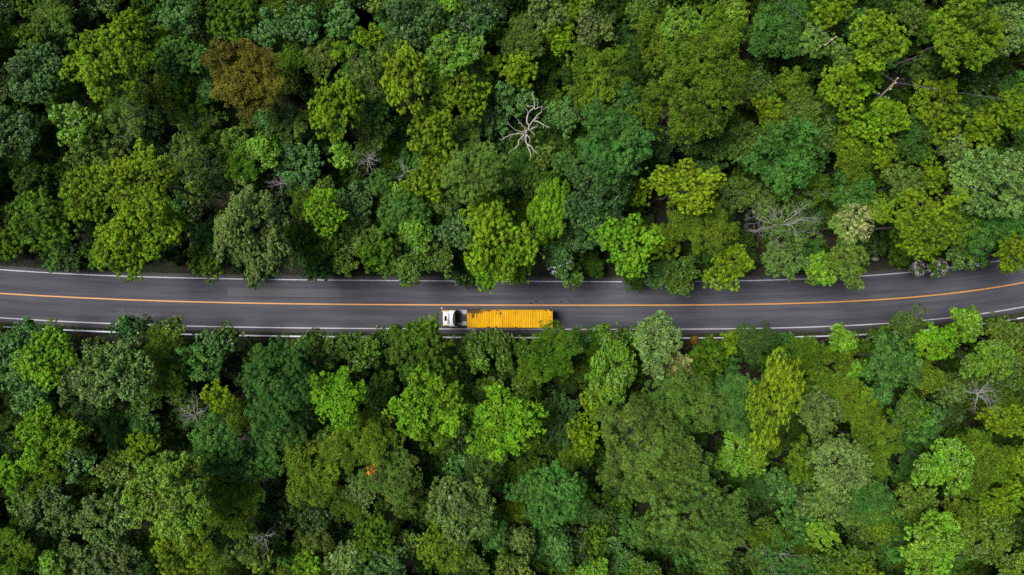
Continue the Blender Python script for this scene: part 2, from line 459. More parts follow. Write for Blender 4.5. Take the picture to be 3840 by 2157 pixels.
def heads(r, C, RAD, p):
    HC, HR, HI = [], [], []
    for i, (c, rad) in enumerate(zip(C, RAD)):
        HC.append(c); HR.append(rad * .64); HI.append(i)
        m = max(4, int(p['sub'] * (1 + rad * .35)))
        k = np.arange(m) + .5; z = 1 - 1.35 * k / m; t = FIB * k + r.uniform(0, 6.28)
        d = np.stack([np.sqrt(np.clip(1 - z * z, 0, 1)) * np.cos(t), np.sqrt(np.clip(1 - z * z, 0, 1)) * np.sin(t), z], -1)
        d = nrm(d + r.normal(0, .22, d.shape))
        for q in d:
            HC.append(c + q * rad * r.uniform(.60, .92) * np.array([1, 1, .85])); HR.append(max(.28, rad * r.uniform(.30, .52))); HI.append(i)
    return np.array(HC), np.array(HR), np.array(HI)

def tufts_on(r, C, RAD, p, low=-.40):
    P, N, L = [], [], []
    HC, HR, HI = heads(r, C, RAD, p)
    for i, (c, rad) in enumerate(zip(HC, HR)):
        m = max(6, int(4 * math.pi * rad * rad / (p['s2'] ** 2) * 1.25))
        k = np.arange(m) + .5
        z = 1 - 2 * k / m; th = FIB * k + r.uniform(0, 6.28)
        d = np.stack([np.sqrt(1 - z * z) * np.cos(th), np.sqrt(1 - z * z) * np.sin(th), z], -1)
        d = nrm(d + r.normal(0, .15, d.shape))
        d = d[d[:, 2] > low]
        pos = c + d * (rad * r.uniform(.62, 1.24, len(d)))[:, None] * np.array([1, 1, .85])
        dist = np.linalg.norm((pos[:, None, :] - HC[None]) / np.array([1, 1, .85]), axis=2) / HR[None]
        dist[:, i] = 9
        keep = dist.min(1) > .84
        P.append(pos[keep]); N.append(d[keep]); L.append(np.full(keep.sum(), HI[i]))
    P, N, L = np.concatenate(P), np.concatenate(N), np.concatenate(L)
    R = np.abs(C[:, :2]).max() + RAD.mean()
    P = P + waves(r, R * .9, R * .07)(P) + waves(r, R * .35, R * .035)(P)
    f = waves(r, max(1.1, R * .38), 1.0)(P)[:, 0] + waves(r, .95, .8)(P)[:, 1] + r.normal(0, .25, len(P))      # openings in the crown
    keep = f > np.quantile(f, p.get('gap', 0))
    return P[keep], N[keep], L[keep]

def leaves_on(r, P, N, L, p, dens=1.0):
    n3 = max(3, int(p['n3'] * dens)); n = len(P)
    up = np.array([0, 0, 1.0])
    ts = r.uniform(.70, 1.25, n)
    P3 = np.repeat(P, n3, 0); N3 = np.repeat(N, n3, 0); S3 = np.repeat(ts, n3)[:, None]
    m = len(P3); rnd = r.normal(0, 1, (m, 3))
    ln = p['l'] * r.uniform(.7, 1.25, m)[:, None]; wd = p['w'] * r.uniform(.75, 1.2, m)[:, None]
    flat = np.array([1, 1, p['flat']])
    if p['style'] == 'whorl':
        ax = nrm(N3 * .8 + up * .7 + np.repeat(r.normal(0, .25, (n, 3)), n3, 0))
        a = nrm(np.cross(ax, rnd))
        d = nrm(a + ax * r.uniform(-.15, .65, m)[:, None])
        c = P3 + d * ln * .55 * S3 + ax * r.uniform(-.16, .10, m)[:, None]
        nn = nrm(ax + rnd * .22)
    else:
        dirs = nrm(N3 * .75 + up * .25 + rnd * .72)
        c = P3 + dirs * flat * p['r2'] * S3 * (r.uniform(.35, 1.0, m) ** .6)[:, None]
        if p['style'] == 'ball': nn = nrm(dirs * .9 + up * .35 + r.normal(0, .33, (m, 3)))
        elif p['style'] == 'feather': nn = nrm(up * .8 + dirs * .4 + r.normal(0, .45, (m, 3)))
        else: nn = nrm(dirs * .45 + up * .55 + r.normal(0, .50, (m, 3)))
        d = nrm(np.cross(nn, r.normal(0, 1, (m, 3))))
        if p['style'] == 'feather':
            d = nrm(N3 * np.array([1, 1, .3]) + r.normal(0, .55, (m, 3)) + up * .1)
    s = nrm(np.cross(nn, d)); nn = np.cross(d, s)
    lobe_t = r.normal(0, .12, int(L.max()) + 1)
    tint = .5 + lobe_t[np.repeat(L, n3)] + np.repeat(r.normal(0, .17, n), n3) + r.normal(0, .17, m)
    return quads(c, d, s, nn, ln, wd), np.clip(tint, 0, 1)

def quads(c, d, s, nn, ln, wd):
    return np.stack([c - d * ln * .5, c + s * wd * .5 + nn * wd * .18 + d * ln * .05, c + d * ln * .5 - nn * ln * .10, c - s * wd * .5 + nn * wd * .18 + d * ln * .05], 1)

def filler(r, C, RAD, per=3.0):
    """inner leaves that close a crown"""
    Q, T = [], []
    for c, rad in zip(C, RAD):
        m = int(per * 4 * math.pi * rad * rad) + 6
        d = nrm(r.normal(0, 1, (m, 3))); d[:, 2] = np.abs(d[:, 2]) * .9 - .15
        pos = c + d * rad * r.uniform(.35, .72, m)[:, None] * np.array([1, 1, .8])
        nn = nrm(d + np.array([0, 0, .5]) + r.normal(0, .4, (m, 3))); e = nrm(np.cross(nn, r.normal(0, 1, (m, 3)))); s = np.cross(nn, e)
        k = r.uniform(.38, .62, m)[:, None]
        Q.append(quads(pos, e, s, nn, k, k * .7)); T.append(np.clip(r.normal(.42, .14, m), 0, 1))  # darker tint than the outer leaves paints shade inside the crown
        m = int(3.2 * math.pi * rad * rad) + 5          # bough's heart: leaves added to block light, shade painted in by darker tint
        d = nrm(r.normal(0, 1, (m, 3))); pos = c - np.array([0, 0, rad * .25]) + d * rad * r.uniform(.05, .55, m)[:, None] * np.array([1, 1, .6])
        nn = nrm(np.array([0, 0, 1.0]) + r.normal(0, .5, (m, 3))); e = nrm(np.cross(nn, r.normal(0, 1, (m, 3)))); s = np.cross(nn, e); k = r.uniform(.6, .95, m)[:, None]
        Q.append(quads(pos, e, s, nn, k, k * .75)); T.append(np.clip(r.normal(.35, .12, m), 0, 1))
    return np.concatenate(Q), np.concatenate(T)

def leaf_mesh(name, Qs, Ts):
    Q = np.concatenate(Qs); T = np.concatenate(Ts)
    return np_mesh(name, Q.reshape(-1, 3), np.arange(len(Q) * 4).reshape(-1, 4), tint=T)

def wob(r, a, b, n, amp):
    t = np.linspace(0, 1, n)[:, None]; L = np.linalg.norm(np.subtract(b, a))
    pts = np.asarray(a) * (1 - t) + np.asarray(b) * t
    pts[1:-1] += r.normal(0, amp * L, (n - 2, 3))
    return pts

def bough(tb, r, start, direc, length, rad, depth, up=.10, crook=.28):
    """crooked branch with side branches; returns tip points"""
    n = 5 if depth else 4
    pts = [np.array(start, float)]; d = nrm(np.array(direc, float)); tips = []
    dirs = []
    for k in range(n):
        d = nrm(d + r.normal(0, crook, 3) * np.array([1, 1, .6]) + np.array([0, 0, up]) * .4)
        dirs.append(d.copy()); pts.append(pts[-1] + d * length / n)
    rr = rad * np.linspace(1, .42, n + 1)
    tb.add(pts, rr, 5 if depth > 1 else (4 if depth else 3))
    if depth:
        for k in range(1, n + 1):
            for s in range(1 if k < n else 2):
                if r.uniform() < .88:
                    a = r.uniform(.5, 1.05) * (1 if r.uniform() < .5 else -1)
                    dd = dirs[k - 1]; e = np.array([dd[0] * math.cos(a) - dd[1] * math.sin(a), dd[0] * math.sin(a) + dd[1] * math.cos(a), dd[2] + r.uniform(-.1, .35)])
                    tips += bough(tb, r, pts[k], e, length * r.uniform(.38, .62), rr[k] * .66, depth - 1, up, crook)
    else:
        tips.append(pts[-1])
    return tips

PROTO = {}
CLASSES = (1.5, 2.2, 3.1, 4.3, 6.0)
def proto(kind, cls, var):
    """(crown mesh, trunk mesh, height of the crown's base) for a tree of this kind and size"""
    key = (kind, cls, var)
    if key in PROTO: return PROTO[key]
    R = CLASSES[cls]; r = np.random.default_rng(hash((ord(kind), cls, var)) % 99991)
    hb = 4.2 + 1.45 * R
    tb = Tubes()
    if kind in 'SD':
        k = r.integers(6, 9)
        tips = []; top = np.array([0, 0, hb - R * .25])
        tb.add(wob(r, (r.normal(0, .3), r.normal(0, .3), -3), top, 6, .012), np.linspace(.05 + R * .045, .03 + R * .034, 6), 7)
        for i in range(k):
            a = 2 * math.pi * i / k + r.normal(0, .3)
            tips += bough(tb, r, top + np.array([0, 0, r.uniform(-.6, .4)]), (math.cos(a), math.sin(a), r.uniform(.25, 1.0)), R * r.uniform(.62, .98), .022 + R * (.014 if kind == 'S' else .0075), 3 if kind == 'D' and R > 4 else 2, crook=.26)
        crown = None
        if kind == 'S':
            p = KIND['S']; tips = np.array(tips)
            sel = tips[r.uniform(size=len(tips)) < min(.62, .62)]
            N = nrm(sel - top)
            C, RAD = make_lobes(r, R, p); C[:, 2] += hb - R * .1
            P2, N2, _ = tufts_on(r, C, RAD * .9, dict(p, s2=1.0))
            P2[:, 2] -= .25
            Pa = np.concatenate([sel, P2]); Na = np.concatenate([N, N2])
            Q, T = leaves_on(r, Pa, Na, r.integers(0, 7, len(Pa)), p)
            crown = leaf_mesh('crown_S', [Q], [T])
        me = tb.mesh('trunk_' + kind)
    else:
        p = KIND[kind]
        if cls == 0: p = dict(p, n1=6, r1=.44, sub=3)
        elif cls == 1: p = dict(p, n1=8, r1=.40, sub=4)
        elif cls == 4: p = dict(p, n1=int(p['n1'] * 1.8), r1=p['r1'] * .78)
        C, RAD = make_lobes(r, R, p); C[:, 2] += hb
        P, N, L = tufts_on(r, C, RAD, p)
        Q, T = leaves_on(r, P, N, L, p)
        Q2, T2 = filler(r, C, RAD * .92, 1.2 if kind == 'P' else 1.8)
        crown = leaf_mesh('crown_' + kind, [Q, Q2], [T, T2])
        top = np.array([0, 0, hb - R * .22])
        tb.add(wob(r, (r.normal(0, .3), r.normal(0, .3), -3), top, 6, .012), np.linspace(.05 + R * .036, .03 + R * .026, 6), 7)
        for i, (c, rad) in enumerate(zip(C, RAD)):
            tb.add(wob(r, top - np.array([0, 0, r.uniform(0, .12 * R)]), c, 5, .06), np.linspace(.02 + R * .018, .02 + R * .006, 5), 5)
            idx = np.where(L == i)[0]; r.shuffle(idx)
            for k in idx[:int(len(idx) * p['tw'])]:
                tb.add(wob(r, c + (P[k] - c) * .1, P[k], 4, .08), (.018 + R * .007, .03, .022, .012), 3)
        me = tb.mesh('trunk_' + kind)
    PROTO[key] = (crown, me, hb)
    return PROTO[key]

COLOUR = {   # leaf albedo, word
    'l': ((.112, .228, .006), 'lime green'),
    'y': ((.124, .202, .004), 'yellow-green'),
    'm': ((.060, .122, .004), 'mid-green'),
    'd': ((.028, .062, .003), 'dark green'),
    'g': ((.084, .143, .017), 'grey-green'),
    'j': ((.060, .150, .020), 'emerald green'),
    'b': ((.048, .110, .014), 'blue-green'),
    'o': ((.092, .154, .006), 'olive'),
    'n': ((.130, .128, .010), 'brownish'),
    'p': ((.114, .198, .028), 'pale green'),
    'c': ((.300, .310, .090), 'cream'),
}
RISE = dict(l=1.5, y=1.2, m=-.4, d=-3.2, g=.3, j=.1, b=-.4, o=.6, n=.2, p=1.3, c=1.5)
LOOK = {'P': 'tufted', 'B': 'billowing', 'W': 'star-leaved', 'G': 'dense leafy', 'F': 'feathery', 'L': 'finely textured', 'S': 'thin twiggy', 'D': 'leafless'}
OFF = {1: (0, 0), 2: (960, 0), 3: (1900, 0), 4: (2840, 0), 5: (0, 1077), 6: (960, 1077), 7: (1900, 1077), 8: (2840, 1077)}
# crowns traced from eight enlarged crops of the photograph: x y radius(/radius y) colour+kind [height step]
CROWNS = {
1: '''270,60,95,gF 900,70,100,jG 660,150,90,yP 500,290,205,yP,1 180,370,135,bG 890,290,110,jP 1150,70,105,mP 1254,413,180,nF,2
1050,430,72,jG 930,420,72,yP 40,420,90,dG 60,670,125,bG 180,180,75,mP 410,630,95,lG 640,570,125,gS 970,590,105,mS 270,690,90,dF
470,790,95,gS 720,900,195,yP,2 760,1120,175,yP,1 440,970,115,yP 160,930,100,dP 190,1140,170,mP 10,1210,85,mP 590,1270,125,yP 1000,790,125,gS
1210,840,85,mF 1040,1170,85,jB 1278,1179,185/235,gG,1 1030,1310,85,mP 850,1245,65,dG 350,1290,70,dG 820,480,90,oF,-2 60,40,70,dG 15,180,60,oF,-1
1060,670,55,oF,-1 1010,975,65,oG,-1 780,240,80,mP 400,70,85,dG 530,10,50,gG 1180,710,62,gS 130,800,80,dF 90,540,60,dF 1090,180,60,mG,-1
560,690,70,mG,-1 760,640,75,dG 870,380,60,dG 330,480,65,mS,-1 960,1060,55,dG''',
2: '''40,170,88,jG 205,130,92,jG 195,275,85,mF 435,115,82,jG,-1 790,90,140,bG 1090,105,120,bG 940,30,70,lG 600,10,55,oG 1000,270,118,lG,1
560,190,60,yP 330,290,75/95,gF,-1 420,260,52,yP 640,240,72,gS 760,410,120/175,yP,1 565,395,105,gS 400,560,128/165,yP 595,570,75,jP 1035,470,118,yP
895,390,52,mF,-1 175,640,98,mG 200,845,105,jG 590,665,80,gS 440,790,62,lG 880,660,125,yP,1 885,870,112,yP 1050,690,88,gF 1110,850,135,gB,1
640,920,72,jB 505,1035,90,bG 750,1080,108,jB 330,1065,98,lP 190,1195,85,mP 335,1235,85,mP 805,1195,82,lG 990,1150,88,jG 960,1000,78,gS
1150,1040,95,yP 1241,1215,170/190,yP,1 530,1190,95,gS 610,1260,90,mP 800,1350,85,mG 915,1310,80,mG 1010,1290,72,dF 1160,1360,90,lP 660,1310,65,gS
40,775,82,lG 1180,310,52,yP 1190,600,75,jG,-1 225,25,72,dG 660,765,65,oF,-2 720,955,45,yG 470,30,70,dG 280,450,70,dG,-1 300,760,60,dG,-1
860,560,60,mP 1190,480,70,dG 480,870,60,dF 1230,40,75,dG 60,620,70,jG,-1 340,935,45,oG 690,160,65,dG 1050,1380,60,dG 450,1310,60,oG,-1 120,1020,55,dG''',
3: '''70,190,95,gF 60,340,90,yP 40,500,92,jG 200,75,92,gG 270,180,85,yP 350,30,75,yP 440,125,88,gG 270,340,88,dS 490,410,175,oL,1
655,340,68,dF 750,180,118,oL 890,135,105,lG,3 945,420,238,oL,2 1080,130,115,oL 1135,35,80,lG 540,695,185,jB,2.2 290,805,72,jB 790,720,82,bG
980,700,108,mG 1170,730,110,mG 1240,470,98,dG 80,805,75,bF,-1 190,775,58,oG,-1 885,940,170/130,yP,1 455,985,165,bG 390,1170,105,bG 212,1050,80/140,lB
130,915,72,mG 595,1230,150,lP 770,1195,92,yP 965,1140,160,oF 1200,985,105,gS 255,1320,80,jG 410,1320,68,dF 865,1375,100,mG 1100,1340,105,yP 960,1330,78,dF
40,1350,75,yP 650,960,72,yP,-1 280,600,80,jG,-1 640,1385,60,dF 1025,870,70,jG 540,30,80,dF 590,180,50,dG 690,60,75,mG 130,620,70,dG,-3 700,560,55,dG 730,830,60,dG
330,1390,55,mG 760,1390,65,bG 1090,850,65,dG''',
4: '''100,150,125,jF 285,205,85,pP 432,290,72,pP 370,45,95,yP 610,180,145,yP 1005,180,185,yP,1 1260,150,130,pG 865,350,92,gP 425,470,112,yP,1
560,395,75,lP 60,560,78,yP 205,540,88,gF 190,410,68,oS 25,420,75,mG 890,565,130,yP 620,595,108,yP 490,675,88,yP 495,820,92,oF 790,690,98,bB
1135,645,95,yP 1290,565,110,yP 965,775,92,gG 650,770,68,yP 820,770,60,yG 155,780,172,jW 330,690,80,mG 475,965,105,jB 830,1120,190,yP,1
1000,1140,90,lG 740,920,100,gP 1180,920,175,pG,1 1185,1160,128,jB 1285,1270,105,yP 250,950,98,mS 180,1110,150,gS 140,1300,105,gG 310,1350,80,lG 460,1330,100,oG
600,1050,65,yG 1010,1285,62,gG 890,890,75,yP 480,130,75,jG,-1 730,330,62,dG,-2 1110,420,90,dG,-1 1060,820,70,mS 400,600,65,mG 40,1010,80,mG
290,320,60,mG 960,670,60,mG,-1 560,1220,70,dG 1320,1010,55,jG 760,90,70,mG''',
5: '''75,340,125,jG 235,340,145,lP,1 580,430,165,pG,1 425,520,115,gG 790,440,108,oF 825,275,85,oF,-1 990,375,95,jW 1095,330,75/110,jG 640,205,65,jG
480,305,52,oG 150,545,92,jG 50,600,100,gF,-2 220,765,150,lW,1 1100,565,72,yP 1090,800,128,jB,1 1290,870,112,jB 830,1050,205,lG,2 712,790,78,yP
1170,1065,130,oF 595,700,85/105,jF,-1 725,645,80,jG,-1 420,720,100,dW 590,895,88,oG 210,930,92,oF,-1 25,960,78,lB 130,1045,92,mG,-1 240,1120,120,gG,-1
515,1185,125,gG 395,1370,105,gG 580,1370,110,gG 255,1285,72,mG,-1 260,1410,72,lG 50,1340,108,oF 940,1335,145,yP 1160,1305,105,gS 860,790,85,dP
770,1285,62,oF,-1 30,790,70,dG 405,860,85,jG,-2 1190,430,70,dG 720,200,50,dG 310,310,60,mG,-1 920,560,75,mG,-1 740,560,70,mG 1310,1380,60,yG 560,1010,60,dG
880,200,50,oG 1150,250,60,mG 130,220,60,jG 1000,1260,50,dG 370,1240,60,dG,-1 1250,1230,50,yG,-1''',
6: '''92,525,190/215,bB,1 140,740,120,bB 335,330,112,mG 540,325,88,mG 405,575,138,lW,2 610,510,88,mG 880,620,175,lW,2 820,350,165,mP 868,222,72,lP,.5
1120,310,62/100,mG 1125,385,48,lG 1240,310,58/115,mG 1260,690,180,lW,2 560,740,150,oF 665,915,130,gF 285,910,130,oF 1150,905,90,gS 1025,1120,155/160,gG,1
950,1310,135,oP 530,1025,80,gG 755,1050,88,gF,-1 460,1085,75,mF,-1 585,1245,108,mP 430,1355,85,pG 650,1390,105,jG 245,1420,75,lP 1190,1245,78/110,jB
1285,1395,82,oG 1020,890,62,jG,-1 170,1120,95,dG 360,770,52,gS 1010,740,85,dG 300,1310,78,gS 680,1085,65,mG,-1 800,800,60,mG,-1 80,1050,80,dG 330,1180,75,dG
60,1290,80,mG,-2 860,940,60,dG 1060,490,70,mG,-1 1180,520,70,oG,-1 700,300,70,mG 840,1180,55,dG 420,1230,60,dG 900,1060,50,dG 740,1300,80,gG,-1 1100,1420,70,mG 450,285,58,mG 625,275,60,mG 690,235,52,mG 235,300,55,mG 1030,330,50,mG 300,262,48,mG 1180,265,40,jG''',
7: '''245,335,165/125,mF,.5 540,400,105/165,lG 755,290,125,pG,1 830,385,78,cS 1000,345,105,mW 1120,275,62,yP 1250,285,88,bF,1 1145,560,125/165,jF
690,830,260/245,gF,1 880,590,185,gF,1 970,1190,255/225,gB,2 1160,825,115,lG 220,1040,150,jB,1 295,670,88/120,bG,-1 395,755,88,yP 440,595,68,yP 115,440,62,oS
95,520,62,oG 645,1210,78,jB 268,1340,65/85,jG 70,1290,75,gG 25,1400,65,oG 420,1430,78,lG 560,1330,85,jG,-2 690,1410,75,mG 1220,985,82,bF 1280,1095,82,dG
1300,1270,82,oF,-1 1290,1400,85,gS 180,640,60,oS,-1 500,1180,80,dG 1040,1430,75,mG 370,1290,85,dG 1130,1400,62,dG 240,500,60,dG 560,560,55,dG 30,440,70,dG
380,960,70,dG 470,1280,60,mG,-2 150,1170,55,dG,-1 30,1130,70,oF,-3 430,275,62,mF 485,240,52,mG 590,255,62,mG 690,255,55,lG 355,255,55,jG 60,300,45,mG 1060,330,50,yG''',
8: '''70,590,125/255,yP,2 250,330,88,mF,-1 410,345,85,oF 430,245,70,lG 495,420,58,lG 410,475,58,oG 300,495,92,oF 695,370,140,jW,1 760,210,80,gS
915,290,98,lW 1045,195,80,lG 1150,375,108,lG,1 1260,270,105,oG 1290,440,75,mG 1005,510,88,gG,-1 860,455,65,oS 1235,670,125/85,yP 1120,850,148,oF,-1
1295,870,88,yP 595,530,62,jG 485,590,100,oF 310,650,112,gG 595,810,155,oF 430,890,135,pG 770,600,88,mG 845,725,78,jW 762,845,45/80,bF 920,900,120/145,lG,1
245,870,80/95,oS,-1 90,990,88,jG,-1 195,1055,85,bG,-1 325,1085,108,gG 570,1080,108,jF,-1 800,1090,105,oG 760,1190,82,jB 1030,1125,120,oS 870,1310,160,lG,1
1240,1070,118/80,yP 1155,1250,128,oG 150,1380,135,jS 425,1380,118,mG 320,1240,72,lG 530,1280,72,mG,-1 640,1195,62,oS 200,1180,92,jP 60,1220,80,mG
1290,1410,85,oG 1315,1230,65,dG 640,1400,62,dG 480,1145,52,gS 720,690,70,mG,-1 950,640,70,dG 560,680,60,dG 1200,200,60,mG,-1 640,480,55,dG 620,250,60,mG,-1
1000,1290,60,dG 900,650,55,jG,-2''',
}

CORNERS = []   # occupied crowns for later spacing
TREES = []     # dicts used for labels
GROUP = 'trees of the forest along the road'
def place_tree(reg, cx, cy, rx, ry, colour, kind, step, seed):
    px, py = cx / 1.34 + OFF[reg][0], cy / 1.34 + OFF[reg][1]
    r = np.random.default_rng(seed)
    rmean = math.sqrt(rx * ry)
    Rg = rmean / 1.34 * .0365
    cls = min(range(len(CLASSES)), key=lambda i: abs(math.log(CLASSES[i] / Rg)))
    crown, trunk, hb = proto(kind, cls, int(r.integers(0, 3 if kind in 'PG' else 2)))
    dz = RISE[colour] * 1.3 + step * 1.5 + r.uniform(-1.0, 1.0)
    R0 = CLASSES[cls]
    zc = hb + dz + .45 * R0
    for _ in range(3):
        wx, wy = world_at(px, py, zc)
        g = float(ground_z(wx, wy)); zc = g + hb + dz + .45 * R0
    mpp = (H - zc) / FPX
    sx, sy = 1.13 * rx / 1.34 * mpp / R0, 1.13 * ry / 1.34 * mpp / R0
    rot = r.integers(0, 4); sz = math.sqrt(sx * sy)
    # a crown overhanging the road grows from a trunk that stands on the bank and leans out
    by = wy
    if wy > float(YEL(wx)): by = max(wy, float(NORTH(wx)) + 1.0)
    else: by = min(wy, float(RAIL(wx)) - .9)
    dy = wy - by; g2 = float(ground_z(wx, by)); g, g2 = g2, g
    small = rmean < 66
    name = 'leafless_tree' if kind == 'D' else ('shrub' if small and colour == 'd' else 'broadleaf_tree')
    root = empty(name, (wx, by, g))
    ang = rot * math.pi / 2 + r.normal(0, .18)
    loc = (0, dy, g2 - g + dz - (sz - 1) * hb)
    s3 = (sx, sy, sz) if rot % 2 == 0 else (sy, sx, sz)
    base, _w = COLOUR[colour]
    j = r.normal(0, .04, 3)
    t = mesh_obj('trunk', trunk, (TWIG if kind == 'S' and colour in 'gcjm' else TWIG_BROWN if kind in 'SD' else BARK), root, (0, 0, loc[2]))
    t.scale = s3; t.rotation_euler = (Matrix.Rotation(-math.atan2(dy, hb * sz), 3, 'X') @ Matrix.Rotation(ang, 3, 'Z')).to_euler()
    if kind in 'SD':
        t.material_slots[0].link = 'OBJECT'
        t.material_slots[0].material = TWIG if colour in 'gcjm' else TWIG_BROWN
    if crown is not None:
        c = mesh_obj('crown', crown, LEAF_GLOSS if KIND[kind]['gloss'] else LEAF, root, loc)
        c.scale = s3; c.rotation_euler = (0, 0, ang)
        v = 1 + r.normal(0, .08)
        c.color = (base[0] * v * (1 + j[0]), base[1] * v * (1 + j[1]), base[2] * v * (1 + j[2]), 1)
    TREES.append(dict(root=root, px=px, py=py, r=rmean / 1.34, colour=colour, kind=kind, name=name, reg=reg, cx=cx, cy=cy, top=(wx, wy, zc), dy=dy))
    return root

seed = 100
for reg, txt in CROWNS.items():
    for tok in txt.split():
        f = tok.split(',')
        rr = f[2].split('/')
        seed = reg * 100003 + int(float(f[0])) * 131 + int(float(f[1])) * 7
        place_tree(reg, float(f[0]), float(f[1]), float(rr[0]), float(rr[-1]), f[3][0], f[3][1], float(f[4]) if len(f) > 4 else 0, seed)
for reg, cx, cy, rr, kind in ((8, 1150, 545, 105, 'D'), (5, 950, 655, 88, 'D'), (2, 550, 785, 75, 'D'), (2, 740, 860, 62, 'D'), (2, 110, 915, 62, 'D'), (4, 175, 1120, 165, 'D'), (6, 20, 1275, 60, 'D'), (1, 950, 865, 50, 'D')):
    seed = reg * 7919 + cx * 31 + cy
    place_tree(reg, cx, cy, rr, rr, 'g', kind, 1.9, seed)

def at_tree(reg, cx, cy):
    """the tree traced nearest to this crop position"""
    return min(TREES, key=lambda t: (abs(t['reg'] - reg) * 1e6 + (t['cx'] - cx) ** 2 + (t['cy'] - cy) ** 2))

# flowers, orange leaves and painted leaf glints carried by single trees
def blossom(tree, colour, n, spread, l=.26, name='blossom', centre=None, up=.3):
    r = np.random.default_rng(n + 5)
    wx, wy, z = tree['top']; R = spread
    a = r.uniform(0, 6.28, n); rho = R * np.sqrt(r.uniform(0, 1, n))
    cx, cy = centre if centre else (0, 0)
    cy += tree['dy']
    P = np.stack([cx + rho * np.cos(a), cy + rho * np.sin(a), z - tree['root'].location.z + R * .55 * np.sqrt(np.clip(1 - (rho / R) ** 2, 0, 1)) + up + r.normal(0, .25, n)], -1)
    N = nrm(np.stack([np.cos(a) * rho / R, np.sin(a) * rho / R, np.ones(n)], -1))
    p = dict(KIND['B'], n3=14, l=l, w=l * .7, r2=.34)
    Q, T = leaves_on(r, P, N, np.zeros(n, int), p)
    o = mesh_obj(name, leaf_mesh(name, [Q], [T]), LEAF, tree['root'])
    o.color = (*colour, 1)
    return o

# ------------------------------------------------------------------ cream-flowered tree, lilac bushes
cream = place_tree(4, 480, 1125, 92, 92, 'p', 'B', 1.2, 901); cream.name = 'flowering_tree'
blossom(TREES[-1], (.34, .345, .12), 105, 2.35, .22)
tag(cream, 'tree covered in cream blossom, right of the grey bare-limbed tree', 'tree', GROUP); TREES[-1]['done'] = 1
LILAC = ((905, 1350, 42, 'lilac-flowered bush overhanging the white line, middle of three at the right bend'),
         (1085, 1295, 58, 'widest lilac-flowered bush by the upper road edge, rightmost of three'),
         (805, 1350, 34, 'smallest lilac-flowered bush by the upper road edge, leftmost of three'))
for k, (x, y, rr, lab) in enumerate(LILAC):
    o = place_tree(4, x, y, rr, rr, 'm', 'G', -1.2, 910 + k); o.name = 'flowering_bush'
    blossom(TREES[-1], (.46, .34, .47), int(rr * .55), rr / 1.34 * .036 * 1.05, .16, up=.1)
    tag(o, lab, 'bush', 'lilac flowering bushes'); TREES[-1]['done'] = 1
t = at_tree(6, 665, 915)
blossom(t, (.55, .22, .03), 16, .75, .2, 'orange_foliage', centre=(-2.1, .15), up=.35)
t = at_tree(3, 255, 1320)
blossom(t, (.50, .58, .50), 26, 1.6, .13, 'blossom', up=-.1)  # no flowers here: pale flecks paint the glints of glossy leaves
t = at_tree(3, 130, 620)
o = place_tree(7, 945, 268, 20, 20, 'n', 'G', -4.2, 930); o.name = 'shrub'
blossom(TREES[-1], (.38, .12, .02), 4, .3, .22, 'orange_foliage', up=.1)
tag(o, 'small plant with orange withered leaves behind the guardrail', 'shrub', GROUP); TREES[-1]['done'] = 1

